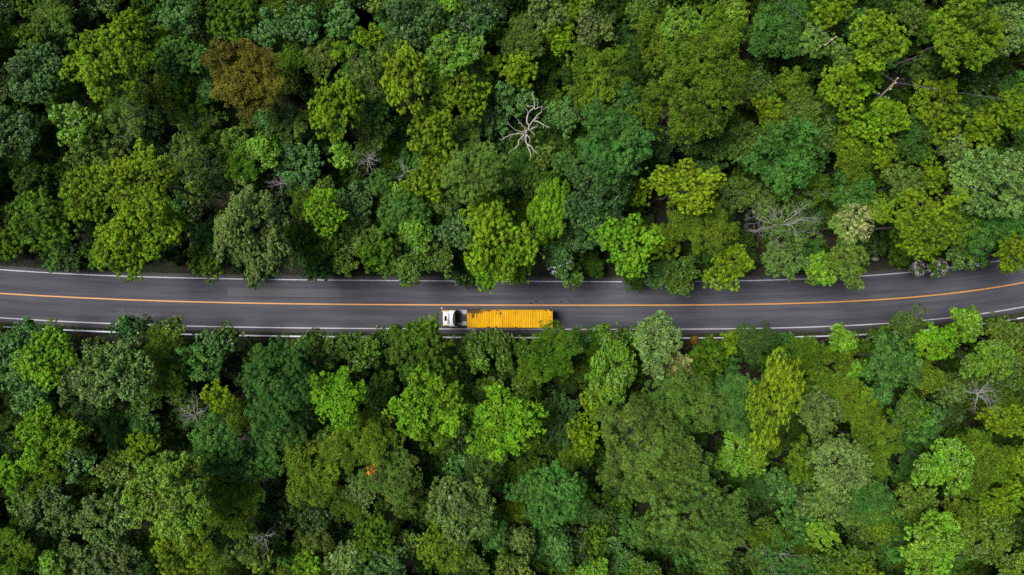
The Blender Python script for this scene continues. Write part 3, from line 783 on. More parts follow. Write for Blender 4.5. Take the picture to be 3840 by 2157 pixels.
# ------------------------------------------------------------------ bleached dead tree
def build_dead_tree():
    def W(x, y, z): 
        a, b = world_at(1850 + x / 5.168, 340 + y / 5.168, z); return np.array([a, b, z])
    x0, y0, _ = W(640, 820, 9.0)
    g = float(ground_z(x0, y0))
    root = empty('dead_tree', (x0, y0, g))
    tag(root, 'bleached leafless dead tree with crooked white limbs in the dark gap', 'dead tree')
    O = np.array([x0, y0, g])
    tb = Tubes()
    tb.add(np.array([[0.25, -.3, -1], [.1, -.1, 2], [0, 0, 5], [.05, .05, 7.6], [0, 0, 9.0], [.1, .25, 9.5]]), (.36, .31, .26, .24, .20, .14), 10)
    mesh_obj('trunk', tb.mesh('trunk'), BLEACH, root)
    B = [  # (start height, end height, radius, points)
        (9.2, 12.4, .17, [(655, 800), (690, 740), (690, 670), (640, 590), (665, 480), (685, 430), (720, 390), (780, 335), (800, 290), (790, 200), (765, 140), (755, 40)]),
        (10.9, 11.6, .09, [(685, 430), (650, 370), (610, 310)]), (11.3, 11.7, .085, [(780, 335), (760, 300), (640, 295)]),
        (11.4, 12.2, .10, [(780, 335), (820, 370), (860, 330), (920, 325), (940, 300), (965, 315)]), (11.7, 12.3, .06, [(860, 330), (855, 300), (862, 245), (858, 195)]),
        (9.4, 11.8, .14, [(690, 720), (720, 650), (760, 600), (820, 510), (880, 450), (940, 410), (935, 320)]),
        (10.0, 11.2, .13, [(760, 600), (810, 590), (880, 610), (960, 650), (1010, 670), (1050, 712), (1072, 700)]), (10.3, 11.0, .08, [(800, 580), (820, 545), (888, 518)]),
        (10.9, 10.6, .09, [(985, 660), (965, 730)]), (11.5, 11.9, .05, [(945, 345), (1000, 350), (1022, 320)]),
        (9.2, 11.0, .12, [(600, 805), (660, 790), (740, 740), (850, 705), (860, 655)]), (9.8, 9.6, .09, [(720, 760), (760, 820), (795, 850), (792, 890)]), (10.0, 10.8, .06, [(740, 735), (815, 675)]),
        (9.5, 11.2, .11, [(660, 742), (620, 715), (570, 690), (530, 620), (490, 590), (490, 555), (465, 535)]), (10.4, 10.6, .06, [(530, 625), (470, 640)]), (9.7, 9.4, .09, [(620, 715), (590, 775)]),
        (9.0, 11.4, .13, [(625, 810), (510, 800), (440, 770), (380, 740), (340, 690), (275, 595)]), (9.9, 10.6, .06, [(470, 780), (468, 735)]),
        (8.9, 10.8, .15, [(600, 850), (540, 820), (450, 845), (370, 850), (280, 880), (205, 915), (150, 950), (110, 935)]), (10.2, 10.9, .07, [(205, 915), (140, 820)]),
        (9.6, 10.2, .07, [(370, 850), (340, 890), (318, 975)]), (9.6, 10.3, .06, [(370, 842), (365, 798)]),
        (8.8, 10.2, .14, [(600, 855), (540, 920), (495, 970), (480, 1050), (440, 1110), (370, 1150), (300, 1200)]),
        (8.8, 10.4, .16, [(640, 840), (635, 930), (630, 990), (665, 1050), (700, 1150), (725, 1230), (723, 1295)]), (9.5, 10.2, .13, [(665, 1045), (740, 1080), (780, 1170), (850, 1215)]),
        (8.9, 9.8, .10, [(645, 840), (690, 900), (712, 950), (710, 1000), (692, 1025)]), (9.0, 9.6, .08, [(655, 870), (600, 920), (548, 960)])]
    for za, zb, rad, pts in B:
        n = len(pts); P = np.array([W(x, y, za + (zb - za) * k / (n - 1)) for k, (x, y) in enumerate(pts)]) - O
        # finer, slightly gnarled
        t = np.linspace(0, n - 1, (n - 1) * 2 + 1); Q = np.stack([np.interp(t, np.arange(n), P[:, a]) for a in range(3)], -1)
        Q[1:-1] += np.random.default_rng(n).normal(0, .035, Q[1:-1].shape)
        tb = Tubes(); tb.add(Q, np.linspace(rad, max(.03, rad * .42), len(Q)) * .64, 6)
        mesh_obj('bough', tb.mesh('bough'), BLEACH, root)
build_dead_tree()

# ------------------------------------------------------------------ utility poles and wires
def cyl(bm, a, b, r0, r1, seg=10):
    a, b = Vector(a), Vector(b); d = b - a
    m = Matrix.Translation((a + b) / 2) @ d.to_track_quat('Z', 'Y').to_matrix().to_4x4()
    bmesh.ops.create_cone(bm, cap_ends=True, segments=seg, radius1=r0, radius2=r1, depth=d.length, matrix=m)
def box(bm, x0, x1, y0, y1, z0, z1, bev=0.0):
    r = bmesh.ops.create_cube(bm, size=1, matrix=Matrix.Translation(((x0 + x1) / 2, (y0 + y1) / 2, (z0 + z1) / 2)) @ Matrix.Diagonal((abs(x1 - x0), abs(y1 - y0), abs(z1 - z0), 1)))
    if bev:
        es = list({e for v in r['verts'] for e in v.link_edges})
        bmesh.ops.bevel(bm, geom=es, offset=bev, segments=2, affect='EDGES')
def bobj(name, bm, m, parent=None, smooth=False):
    me = bpy.data.meshes.new(name); bmesh.ops.recalc_face_normals(bm, faces=bm.faces[:]); bm.to_mesh(me); bm.free()
    if smooth: me.polygons.foreach_set('use_smooth', np.ones(len(me.polygons), dtype=bool))
    return mesh_obj(name, me, m, parent)

def build_poles():
    conc = simple('pole_concrete', (.20, .19, .18), .85, var=.2); wood = simple('crossarm_rust', (.34, .17, .09), .8, var=.3)
    dark = simple('dark_steel', (.05, .05, .055), .5); porc = simple('porcelain', (.78, .80, .82), .25, var=.03)
    wire_m = simple('wire_grey', (.14, .16, .19), .5)
    tops = []
    for (bx, by, bz), (tx, ty, tz), lab in (((3300, 362, 9.0), (3354, 312, 13.2), 'leaning concrete utility pole with rusty crossarm in the dark gap, upper right'),
                                          ((3096, 163, 7.0), (3112, 155, 14.4), 'utility pole with a white insulator top among pale crowns, upper right')):
        x0, y0 = world_at(bx, by, bz); x1, y1 = world_at(tx, ty, tz)
        g = float(ground_z(x0, y0))
        root = empty('utility_pole', (x0, y0, g)); tag(root, lab, 'utility pole', 'utility poles')
        B = np.array([x0, y0, bz]); T = np.array([x1, y1, tz]); O = np.array([x0, y0, g])
        bm = bmesh.new(); cyl(bm, tuple(B - O + (B - T) * ((bz - g + .8) / (tz - bz))), tuple(T - O), .17, .11, 12); bobj('pole', bm, conc, root, True)
        d = nrm(np.array([.55, .83, 0.0])) if tx > 3200 else nrm(np.array([.8, .6, 0.0]))
        c = T - O - (T - B) / np.linalg.norm(T - B) * .35
        bm = bmesh.new(); q = c + d * .0
        M = Matrix.Translation(Vector(q)) @ Vector(d).to_track_quat('X', 'Z').to_matrix().to_4x4()
        box(bm, -.95, .95, -.06, .06, -.06, .06); bmesh.ops.transform(bm, matrix=M, verts=bm.verts[:]); bobj('crossarm', bm, wood, root)
        bm = bmesh.new(); cyl(bm, tuple(c + d * .7 + [0, 0, -.02]), tuple(c - np.array([0, 0, .85])), .025, .025, 6); cyl(bm, tuple(c - d * .7), tuple(c - np.array([0, 0, .85])), .025, .025, 6); bobj('brace', bm, wood, root)
        for s in (-.85, 0.0, .85):
            bm = bmesh.new(); a = c + d * s + np.array([0, 0, .05 if s else .40])
            cyl(bm, tuple(a), tuple(a + [0, 0, .10]), .04, .04, 8); cyl(bm, tuple(a + [0, 0, .10]), tuple(a + [0, 0, .20]), .10, .06, 10); cyl(bm, tuple(a + [0, 0, .20]), tuple(a + [0, 0, .30]), .07, .05, 10)
            bobj('insulator', bm, porc, root, True)
        if tx > 3200:   # lower arm carrying switchgear
            u = (T - B) / np.linalg.norm(T - B); c2 = T - O - u * 4.0; d2 = nrm(np.array([.93, -.30, 0.0]))
            bm = bmesh.new(); M = Matrix.Translation(Vector(c2)) @ Vector(d2).to_track_quat('X', 'Z').to_matrix().to_4x4()
            box(bm, -1.15, 1.15, -.07, .07, -.07, .07); bmesh.ops.transform(bm, matrix=M, verts=bm.verts[:]); bobj('lower_crossarm', bm, dark, root)
            bm = bmesh.new(); M2 = Matrix.Translation(Vector(c2 - d2 * .8 + [0, 0, .2])) @ Vector(d2).to_track_quat('X', 'Z').to_matrix().to_4x4()
            box(bm, -.32, .32, -.22, .22, -.25, .2, .03); bmesh.ops.transform(bm, matrix=M2, verts=bm.verts[:]); bobj('switch_box', bm, dark, root)
            for s in (-1.05, -.55, .6, 1.0):
                bm = bmesh.new(); a = c2 + d2 * s + np.array([0, 0, .06 if s > 0 else .36]); cyl(bm, tuple(a), tuple(a + [0, 0, .22]), .08, .05, 8); bobj('insulator', bm, porc, root, True)
        tops.append((T + np.array([0, 0, .32]), d))
    def wire(name, A, Bp, sag, lab):
        t = np.linspace(0, 1, 22)[:, None]; P = A * (1 - t) + Bp * t; P[:, 2] -= sag * 4 * (t * (1 - t))[:, 0]
        tb = Tubes(); tb.add(P, np.full(22, .022), 5); o = mesh_obj(name, tb.mesh(name), wire_m); tag(o, lab, 'cable', 'overhead power lines')
    A, dA = tops[0]; Bq, dB = tops[1]
    wire('power_line', A, Bq, .15, 'power line stretched between the two utility poles, upper right')
    ex, ey = world_at(2900, 0, 14.0); wire('power_line', Bq, np.array([ex - 8, ey + 7, 14.5]), .4, 'power line running from the white-topped pole to the top edge')
    fx, fy = world_at(3900, 392, 12.5); wire('power_line', A, np.array([fx, fy, 12.9]), .35, 'power line running right from the leaning utility pole')
build_poles()

# ------------------------------------------------------------------ boulder on the bank
def build_boulder():
    x, y = world_at(3291, 969, .9); g = float(ground_z(x, y))
    bm = bmesh.new(); bmesh.ops.create_icosphere(bm, subdivisions=3, radius=.42)
    r = np.random.default_rng(8)
    k = r.normal(0, 1, (6, 3))
    for v in bm.verts:
        c = v.co.normalized(); f = 1 + .12 * sum(math.sin(3.1 * float(q @ np.array(c))) for q in k) / 2
        v.co = Vector((c.x * .55 * f, c.y * .34 * f, c.z * .33 * f))
    o = bobj('boulder', bm, simple('pale_rock', (.42, .36, .35), .9, var=.3, scale=5, bump=.5)); o.location = (x, y, g + .2)
    tag(o, 'pale rock lying on the dark bank above the road bend', 'rock')
build_boulder()

# ------------------------------------------------------------------ truck and container
def build_truck():
    YC = -4.46
    cream_p = simple('champagne_paint', (.80, .70, .46), .22, .10, .06, 2.0)
    white_p = simple('cream_paint', (.84, .82, .74), .20, 0, .05, 2.0)
    dark_p = simple('black_plastic', (.018, .018, .02), .5); glass = simple('dark_glass', (.012, .013, .016), .08, 0, 0)
    frame_m = simple('frame_steel', (.030, .028, .028), .65, 0, .4, 4); deck_m = simple('dusty_deck', (.065, .062, .060), .7, 0, .35, 5)
    alu = simple('checker_plate', (.30, .31, .33), .45, .2, .4, 7); rub = simple('rubber', (.02, .02, .02), .85); rimm = simple('rim_steel', (.42, .42, .43), .4, .5)
    blue = simple('blue_paint', (.16, .34, .66), .25, 0, .2); gold = simple('bronze_paint', (.36, .27, .12), .3, .2, .15); lampm = simple('lamp_glass', (.75, .76, .78), .1); redm = simple('red_lens', (.5, .02, .02), .2)
    root = empty('container_truck', (-2.3, YC, 0))
    tag(root, 'cream cabbed container truck driving left on the lower lane', 'truck')
    ox = -2.3
    def add(name, bm, m, parent=root, smooth=False):
        bmesh.ops.translate(bm, vec=(-ox, 0, 0), verts=bm.verts[:])
        return bobj(name, bm, m, parent, smooth)
    # cab shell: cross-sections from nose to rear wall: x, half width low, half width high, z bottom, z top
    secs = [(-10.42, .92, .86, .62, 1.50), (-10.36, 1.10, 1.02, .50, 1.75), (-10.20, 1.20, 1.10, .46, 2.35), (-10.02, 1.22, 1.10, .46, 2.88), (-9.86, 1.22, 1.09, .46, 3.06),
            (-9.30, 1.22, 1.10, .46, 3.14), (-8.70, 1.22, 1.10, .46, 3.16), (-8.36, 1.21, 1.09, .80, 3.14), (-8.28, 1.16, 1.04, .84, 3.06)]
    V = []; F = []
    for x, w0, w1, z0, z1 in secs:
        h = z1 - z0
        half = [(0, z0), (w0 * .9, z0), (w0, z0 + .08), (w0, z0 + h * .5), (w1 * 1.03, z1 - .30 * min(1, h)), (w1 * .97, z1 - .10), (w1 * .86, z1 - .015), (0, z1 + .03)]
        ring = [(x, YC * 0 + a, b) for a, b in half] + [(x, -a, b) for a, b in half[-2:0:-1]]
        V += ring
    n = 14
    for k in range(len(secs) - 1):
        for j in range(n): F.append((k * n + j, k * n + (j + 1) % n, (k + 1) * n + (j + 1) % n, (k + 1) * n + j))
    bm = bmesh.new(); vv = [bm.verts.new(v) for v in V]
    for f in F: bm.faces.new([vv[i] for i in f])
    bm.faces.new(vv[:n]); bm.faces.new(vv[-n:])
    shell = add('cab', bm, cream_p, smooth=True)
    # windscreen laid 6 mm proud on the raked front
    bm = bmesh.new()
    g = [(-10.372, .90, 1.80), (-10.23, .98, 2.36), (-10.05, .97, 2.84)]
    rows = [[bm.verts.new((x, w * t, z + .0)) for t in (-1, -.5, 0, .5, 1)] for x, w, z in [(a - .03, b, c) for a, b, c in g]]
    for a, b in zip(rows, rows[1:]):
        for k in range(4): bm.faces.new((a[k], a[k + 1], b[k + 1], b[k]))
    bm.normal_update(); r_ = bmesh.ops.solidify(bm, geom=bm.faces[:], thickness=.02)
    add('windscreen', bm, glass, shell)
    bm = bmesh.new(); box(bm, -10.34, -10.06, -1.0, 1.0, 2.98, 3.04, .02); add('sun_visor', bm, dark_p, shell)
    for s in (1, -1):
        bm = bmesh.new(); box(bm, -9.95, -9.15, s * 1.19, s * 1.165, 1.85, 2.60, .01); add('side_window', bm, glass, shell)
        bm = bmesh.new(); box(bm, -10.43, -10.38, s * .62, s * .98, .75, 1.0, .015); add('headlight', bm, lampm, shell)
        # bronze edge panels of the roof
        bm = bmesh.new(); box(bm, -9.86, -8.45, s * 1.00, s * 1.10, 3.075, 3.125, .02); add('roof_rail', bm, gold, shell)
    # roof: raised panel, hatch and its frame
    bm = bmesh.new(); box(bm, -10.12 + .28, -9.30, -.92, .92, 3.13, 3.205, .03); add('roof_panel', bm, white_p, shell, False)
    bm = bmesh.new(); box(bm, -9.86 + .10, -9.31 - .02, -.56, .56, 3.20, 3.235, .012); hf = add('hatch_frame', bm, white_p, shell)
    bm = bmesh.new(); box(bm, -9.80 + .06, -9.40, -.36, .36, 3.232, 3.262, .01); add('roof_hatch', bm, glass, shell)
    # swept wind deflector
    V = []; nu, nvv = 17, 7
    bm = bmesh.new(); grid = []
    for i in range(nu):
        s = -1 + 2 * i / (nu - 1); y = s * 1.17; back = .42 * abs(s) ** 3.2
        row = []
        for j in range(nvv):
            t = j / (nvv - 1)
            x = -9.22 + t * .74 + back * (.55 + .45 * t)
            z = 3.14 + .72 * (1 - (1 - t) ** 2.2) * (1 - .62 * abs(s) ** 3.0)
            row.append(bm.verts.new((x, y, z)))
        grid.append(row)
    for i in range(nu - 1):
        for j in range(nvv - 1): bm.faces.new((grid[i][j], grid[i + 1][j], grid[i + 1][j + 1], grid[i][j + 1]))
    bm.normal_update(); bmesh.ops.solidify(bm, geom=bm.faces[:], thickness=.05)
    dfl = add('wind_deflector', bm, white_p, shell, True)
    bm = bmesh.new(); rows = []
    for i in range(9):
        s = -.62 + 1.24 * i / 8; back = .42 * abs(s) ** 3.2; row = []
        for t in (.10, .26, .40 if abs(s) < .5 else .33):
            x = -9.22 + t * .74 + back * (.55 + .45 * t); z = 3.14 + .72 * (1 - (1 - t) ** 2.2) * (1 - .62 * abs(s) ** 3.0)
            row.append(bm.verts.new((x - .03, s * 1.17, z + .075)))
        rows.append(row)
    for a, b in zip(rows, rows[1:]):
        for k in range(2): bm.faces.new((a[k], b[k], b[k + 1], a[k + 1]))
    bm.normal_update(); bmesh.ops.solidify(bm, geom=bm.faces[:], thickness=.012)
    add('blue_stripe', bm, blue, dfl, True)
    bm = bmesh.new()
    cyl(bm, (-8.40, -1.05, 3.62), (-8.40, 1.05, 3.62), .05, .05, 8); add('deflector_bar', bm, gold, dfl)
    for s in (1, -1):      # side fairings behind the doors and mirrors
        bm = bmesh.new()
        pr = [(-8.42, 1.0), (-7.95, .95), (-7.90, 1.0), (-7.95, 3.05), (-8.42, 3.12)]
        a = [bm.verts.new((x, s * 1.21, z)) for x, z in pr]; b = [bm.verts.new((x, s * 1.17, z)) for x, z in pr]
        bm.faces.new(a); bm.faces.new(b[::-1])
        for k in range(5): bm.faces.new((a[k], a[(k + 1) % 5], b[(k + 1) % 5], b[k]))
        add('side_fairing', bm, gold if s > 0 else cream_p)
        bm = bmesh.new(); box(bm, -10.24, -10.12, s * 1.36, s * 1.60, 2.15, 2.85, .04); mr = add('mirror', bm, white_p)
        bm = bmesh.new(); cyl(bm, (-10.15, s * 1.15, 2.75), (-10.18, s * 1.40, 2.75), .025, .025, 6); add('mirror_arm', bm, dark_p)
        bm = bmesh.new(); box(bm, -7.40, -6.66, s * .52, s * 1.16, 1.10, 1.14, .012); mg = add('catwalk_plate', bm, alu)
        bm = bmesh.new()
        for k in range(4): box(bm, -7.34 + k * .19, -7.29 + k * .19, s * .54, s * 1.14, 1.142, 1.165)
        add('tread_rib', bm, alu, mg)
        bm = bmesh.new(); cyl(bm, (-8.1, s * .92, .72), (-7.45, s * .92, .72), .33, .33, 16); add('fuel_tank', bm, alu, smooth=False)
    bm = bmesh.new(); box(bm, -10.46, -10.30, -1.20, 1.20, .30, .72, .05); add('bumper', bm, dark_p)
    bm = bmesh.new(); box(bm, -8.30, -8.10, -.95, .95, .9, 2.4, .03); add('rear_wall_gear', bm, dark_p)
    bm = bmesh.new(); cyl(bm, (-8.0, .85, .9), (-8.0, .85, 2.9), .10, .10, 12); add('air_intake', bm, dark_p, smooth=True)
    bm = bmesh.new()
    for s in (1, -1): box(bm, -10.2, -4.6, s * .36, s * .46, .78, 1.02)
    for x in (-9.6, -8.2, -7.5, -6.0, -4.8): box(bm, x, x + .12, -.36, .36, .82, .98)
    add('chassis_frame', bm, frame_m)
    bm = bmesh.new(); box(bm, -7.95, -6.50, -.40, .40, 1.03, 1.12, .015); add('deck_plate', bm, deck_m)
    bm = bmesh.new()
    for k, yy in enumerate((-.18, 0, .18)): 
        pts = [(-8.1 + .25 * q, yy + .08 * math.sin(q * 1.7 + k), 1.55 + .18 * math.cos(q * 1.3)) for q in range(8)]
        for a, b in zip(pts, pts[1:]): cyl(bm, a, b, .022, .022, 6)
    add('air_hose', bm, dark_p)
    bm = bmesh.new(); cyl(bm, (-5.55, 0, 1.05), (-5.55, 0, 1.16), .48, .48, 18); add('fifth_wheel', bm, frame_m)
    # skeletal trailer under the container
    bm = bmesh.new()
    for s in (1, -1): box(bm, -6.35, 5.72, s * .42, s * .56, 1.20, 1.36)
    for x in (-6.3, -4.2, -2.0, .2, 2.4, 4.4, 5.5): box(bm, x, x + .2, -1.18, 1.18, 1.22, 1.345)
    tr = add('trailer_frame', bm, frame_m)
    bm = bmesh.new()
    for s in (1, -1): box(bm, -3.6, -3.4, s * .6, s * .8, .35, 1.2); box(bm, -3.65, -3.35, s * .55, s * .85, .30, .36)
    add('landing_gear', bm, frame_m)
    bm = bmesh.new(); box(bm, 5.60, 5.72, -1.2, 1.2, .55, .75, .02); add('rear_bumper', bm, dark_p)
    for s in (1, -1): bm = bmesh.new(); box(bm, 5.72, 5.76, s * .75, s * 1.1, .58, .72, .01); add('tail_light', bm, redm)
    # wheels: tyre and rim, shared meshes
    def lathe(name, prof, m, seg=20):
        V = []; F = []
        for k in range(seg):
            a = 2 * math.pi * k / seg
            for r, y in prof: V.append((r * math.cos(a), y, r * math.sin(a)))
        q = len(prof)
        for k in range(seg):
            for j in range(q - 1): F.append((k * q + j, ((k + 1) % seg) * q + j, ((k + 1) % seg) * q + j + 1, k * q + j + 1))
        me = np_mesh(name, V, F, smooth=True); me.materials.append(m); return me
    tyre = lathe('tyre', [(.28, -.14), (.42, -.15), (.49, -.12), (.505, 0), (.49, .12), (.42, .15), (.28, .14)], rub)
    rim = lathe('rim', [(.02, .06), (.12, .08), (.16, .03), (.24, .05), (.285, .13), (.285, -.13), (.02, -.10)], rimm)
    for x, ys in ((-9.45, (1.03,)), (-6.05, (.72, 1.04)), (-4.85, (.72, 1.04)), (1.9, (.72, 1.04)), (3.2, (.72, 1.04)), (4.5, (.72, 1.04))):
        for y in ys:
            for s in (1, -1):
                w = mesh_obj('tyre', tyre, None, root, (x - ox, s * y, .505)); q = mesh_obj('rim', rim, None, w)
                if s < 0: q.rotation_euler = (0, 0, math.pi)
    for x0, x1 in ((-6.6, -4.3), (1.35, 5.1)):
        for s in (1, -1): bm = bmesh.new(); box(bm, x0, x1, s * .56, s * 1.2, 1.06, 1.085, .005); add('mudguard', bm, dark_p)
    return YC

def build_container(YC):
    x0, x1, w, z0, z1 = -6.41, 5.80, 1.25, 1.37, 4.0
    # weathered yellow paint: rust streaks across the roof, scorched patch and holes near the front corner
    m, nt, p = mat('weathered_yellow')
    tc = nt.nodes.new('ShaderNodeTexCoord')
    def noise(scale, sx, sy, sz, det=6, rough=.65):
        mp = nt.nodes.new('ShaderNodeMapping'); mp.inputs['Scale'].default_value = (sx, sy, sz); nt.links.new(tc.outputs['Object'], mp.inputs[0])
        n = nt.nodes.new('ShaderNodeTexNoise'); n.inputs['Scale'].default_value = scale; n.inputs['Detail'].default_value = det; n.inputs['Roughness'].default_value = rough
        nt.links.new(mp.outputs[0], n.inputs[0]); return n.outputs[0]
    def ramp(src, a, b):
        r = nt.nodes.new('ShaderNodeMapRange'); r.clamp = True; r.inputs['From Min'].default_value = a; r.inputs['From Max'].default_value = b
        nt.links.new(src, r.inputs[0]); return r.outputs[0]
    def mix(fac, A, B, k=1.0):
        x = nt.nodes.new('ShaderNodeMix'); x.data_type = 'RGBA'
        if k != 1.0:
            q = nt.nodes.new('ShaderNodeMath'); q.operation = 'MULTIPLY'; q.inputs[1].default_value = k; nt.links.new(fac, q.inputs[0]); fac = q.outputs[0]
        nt.links.new(fac, x.inputs[0])
        for s, c in ((6, A), (7, B)):
            if isinstance(c, tuple): x.inputs[s].default_value = (*c, 1)
            else: nt.links.new(c, x.inputs[s])
        return x.outputs[2]
    col = mix(ramp(noise(.5, 1, 1, 1), .35, .65), (.50, .255, .0015), (.60, .325, .003))
    col = mix(ramp(noise(1.0, 4.2, .35, .35), .56, .72), col, (.66, .44, .16), .8)     # faded chalky bars
    col = mix(ramp(noise(1.0, 5.5, .55, .55, 8), .51, .66), col, (.30, .13, .015), .8)       # rust streaks down the corrugations
    col = mix(ramp(noise(2.4, 1, 1, 1, 8, .75), .61, .70), col, (.16, .07, .02), .75)      # rust flecks
    def blob(cx, cy, rx, ry, a, b, wob=.5):
        mp = nt.nodes.new('ShaderNodeMapping'); mp.vector_type = 'POINT'
        mp.inputs['Scale'].default_value = (1 / rx, 1 / ry, 0); mp.inputs['Location'].default_value = (-cx / rx, -cy / ry, 0)
        nt.links.new(tc.outputs['Object'], mp.inputs[0])
        ln = nt.nodes.new('ShaderNodeVectorMath'); ln.operation = 'LENGTH'; nt.links.new(mp.outputs[0], ln.inputs[0])
        nz = noise(3.0, 1, 1, 1)
        s = nt.nodes.new('ShaderNodeMath'); s.operation = 'MULTIPLY_ADD'; nt.links.new(nz, s.inputs[0]); s.inputs[1].default_value = wob * 2; nt.links.new(ln.outputs['Value'], s.inputs[2])
        r = nt.nodes.new('ShaderNodeMapRange'); r.inputs['From Min'].default_value = a + wob; r.inputs['From Max'].default_value = b + wob; r.inputs['To Min'].default_value = 1; r.inputs['To Max'].default_value = 0
        nt.links.new(s.outputs[0], r.inputs[0]); return r.outputs[0]
    L = x1 - x0
    col = mix(blob(-L / 2 + .9, w - .1, 1.7, .55, .5, 1.1), col, (.035, .022, .012), .9)
    col = mix(blob(-L / 2 + .85, w - .65, .28, .62, .5, 1.2), col, (.10, .05, .015), .8)
    for cx, cy, rx, ry in ((-L / 2 + .83, w - .93, .17, .20), (-L / 2 + 3.0, w - .10, .65, .10), (-L / 2 + 4.2, w - .45, .09, .12), (-L / 2 + 4.82, w - .50, .10, .26), (L / 2 - .42, -.05 + .3, .09, .14), (L / 2 - .45, -.2, .07, .13), (-L / 2 + 1.43, w - .8, .05, .35), (L / 2 - .2, w - .08, .22, .14), (-L / 2 + 3.05, -w + .03, .4, .06), (-L / 2 + 7.0, -w + .03, .22, .07), (L / 2 - .95, w - .08, .18, .09), (-L / 2 + 4.3, w - .1, .3, .08)):
        col = mix(blob(cx, cy, rx, ry, .7, 1.0, .3), col, (.035, .02, .012), .95)
    nt.links.new(col, p.inputs['Base Color']); p.inputs['Roughness'].default_value = .7; p.inputs['Specular IOR Level'].default_value = .08
    root = empty('shipping_container', ((x0 + x1) / 2, YC - .02, z0))
    tag(root, 'weathered yellow corrugated shipping container carried by the truck', 'container')
    hl = L / 2; hh = z1 - z0
    # roof: pressed corrugations running across
    n = 37; xs = []; zs = []
    a, b = -hl + .34, hl - .34; pitch = (b - a) / n
    xs = [-hl + .09, a]; zs = [hh - .02, hh - .02]
    for k in range(n):
        q = a + k * pitch
        xs += [q + pitch * .12, q + pitch * .46, q + pitch * .60, q + pitch * .94]; zs += [hh - .075, hh - .075, hh - .006, hh - .006]
    xs += [b + .02, hl - .09]; zs += [hh - .02, hh - .02]
    V = []; F = []
    for x, z in zip(xs, zs):
        for y in (-w + .09, -w + .16, 0, w - .16, w - .09):
            zz = z if abs(y) < w - .12 else hh - .02
            V.append((x, y, zz + (.012 if y == 0 else 0)))
    for k in range(len(xs) - 1):
        for j in range(4): F.append((k * 5 + j, (k + 1) * 5 + j, (k + 1) * 5 + j + 1, k * 5 + j + 1))
    mesh_obj('roof', np_mesh('roof', V, F), m, root)
    for s in (1, -1):
        # corrugated side wall
        xs = np.linspace(-hl + .12, hl - .12, 4 * 42 + 1); V = []; F = []
        for k, x in enumerate(xs):
            d = (0, 0, .036, .036)[k % 4]
            V += [(x, s * (w - .03 - d), .14), (x, s * (w - .03 - d), hh - .07)]
        for k in range(len(xs) - 1): F.append((2 * k, 2 * k + 2, 2 * k + 3, 2 * k + 1))
        mesh_obj('side_wall', np_mesh('side_wall', V, F), m, root)
        bm = bmesh.new(); box(bm, -hl + .16, hl - .16, s * (w - .10), s * w, hh - .085, hh - .012, .008); bobj('top_rail', bm, m, root)
        bm = bmesh.new(); box(bm, -hl + .16, hl - .16, s * (w - .10), s * w, .0, .15, .008); bobj('bottom_rail', bm, m, root)
    for s in (1, -1):
        bm = bmesh.new(); box(bm, s * (hl - .12), s * (hl - .04), -w + .14, w - .14, .1, hh - .09)
        wl = bobj('rear_door' if s > 0 else 'front_wall', bm, m, root)
        if s > 0:
            for y in (-.85, -.35, .35, .85): bm = bmesh.new(); cyl(bm, (hl - .02, y, .15), (hl - .02, y, hh - .12), .02, .02, 8); bobj('lock_rod', bm, m, wl)
        bm = bmesh.new(); box(bm, s * (hl - .16), s * hl, -w + .16, w - .16, hh - .10, hh - .012, .008); bobj('header', bm, m, root)
        bm = bmesh.new(); box(bm, s * (hl - .16), s * hl, -w + .16, w - .16, 0, .14, .008); bobj('sill', bm, m, root)
        for t in (1, -1):
            bm = bmesh.new(); box(bm, s * (hl - .15), s * (hl - .005), t * (w - .15), t * (w - .005), .13, hh - .12); bobj('corner_post', bm, m, root)
            for zz in (0, hh - .118):
                bm = bmesh.new(); box(bm, s * (hl - .178), s * hl, t * (w - .162), t * w, zz, zz + .121, .015); bobj('corner_casting', bm, m, root)
    return root
YC = build_truck()
build_container(YC)

# ------------------------------------------------------------------ uncountable growth: undergrowth, verge grass, forest beyond the frame
def build_undergrowth():
    r = np.random.default_rng(77)
    n = 7500
    x = r.uniform(-88, 88, n); y = r.uniform(-54, 54, n)
    rad = r.uniform(.45, 1.25, n)
    ok = (y > NORTH(x) + rad + .9) | (y < RAIL(x) - rad - .25)
    x, y, rad = x[ok], y[ok], rad[ok]; n = len(x)
    z = ground_z(x, y) + r.gamma(1.3, .5, n) * np.where(np.abs(y - YEL(x)) < 9, .35, 1.0) + .2
    m = 26
    C = np.repeat(np.stack([x, y, z], -1), m, 0); S = np.repeat(rad, m)[:, None]
    d = nrm(r.normal(0, 1, (n * m, 3))); d[:, 2] = np.abs(d[:, 2]) * .8 - .1
    pos = C + d * S * r.uniform(.5, 1, (n * m, 1))
    nn = nrm(d * .5 + np.array([0, 0, .8]) + r.normal(0, .45, d.shape)); e = nrm(np.cross(nn, r.normal(0, 1, d.shape))); s = np.cross(nn, e)
    ln = r.uniform(.22, .46, (n * m, 1))
    T = np.clip(np.repeat(r.normal(.5, .25, n), m) + r.normal(0, .12, n * m), 0, 1)
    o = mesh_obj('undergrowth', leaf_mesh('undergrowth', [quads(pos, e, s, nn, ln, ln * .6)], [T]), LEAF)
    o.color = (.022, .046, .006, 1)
    tag(o, 'low green undergrowth filling the gaps between the trees', 'undergrowth', kind='stuff')
build_undergrowth()

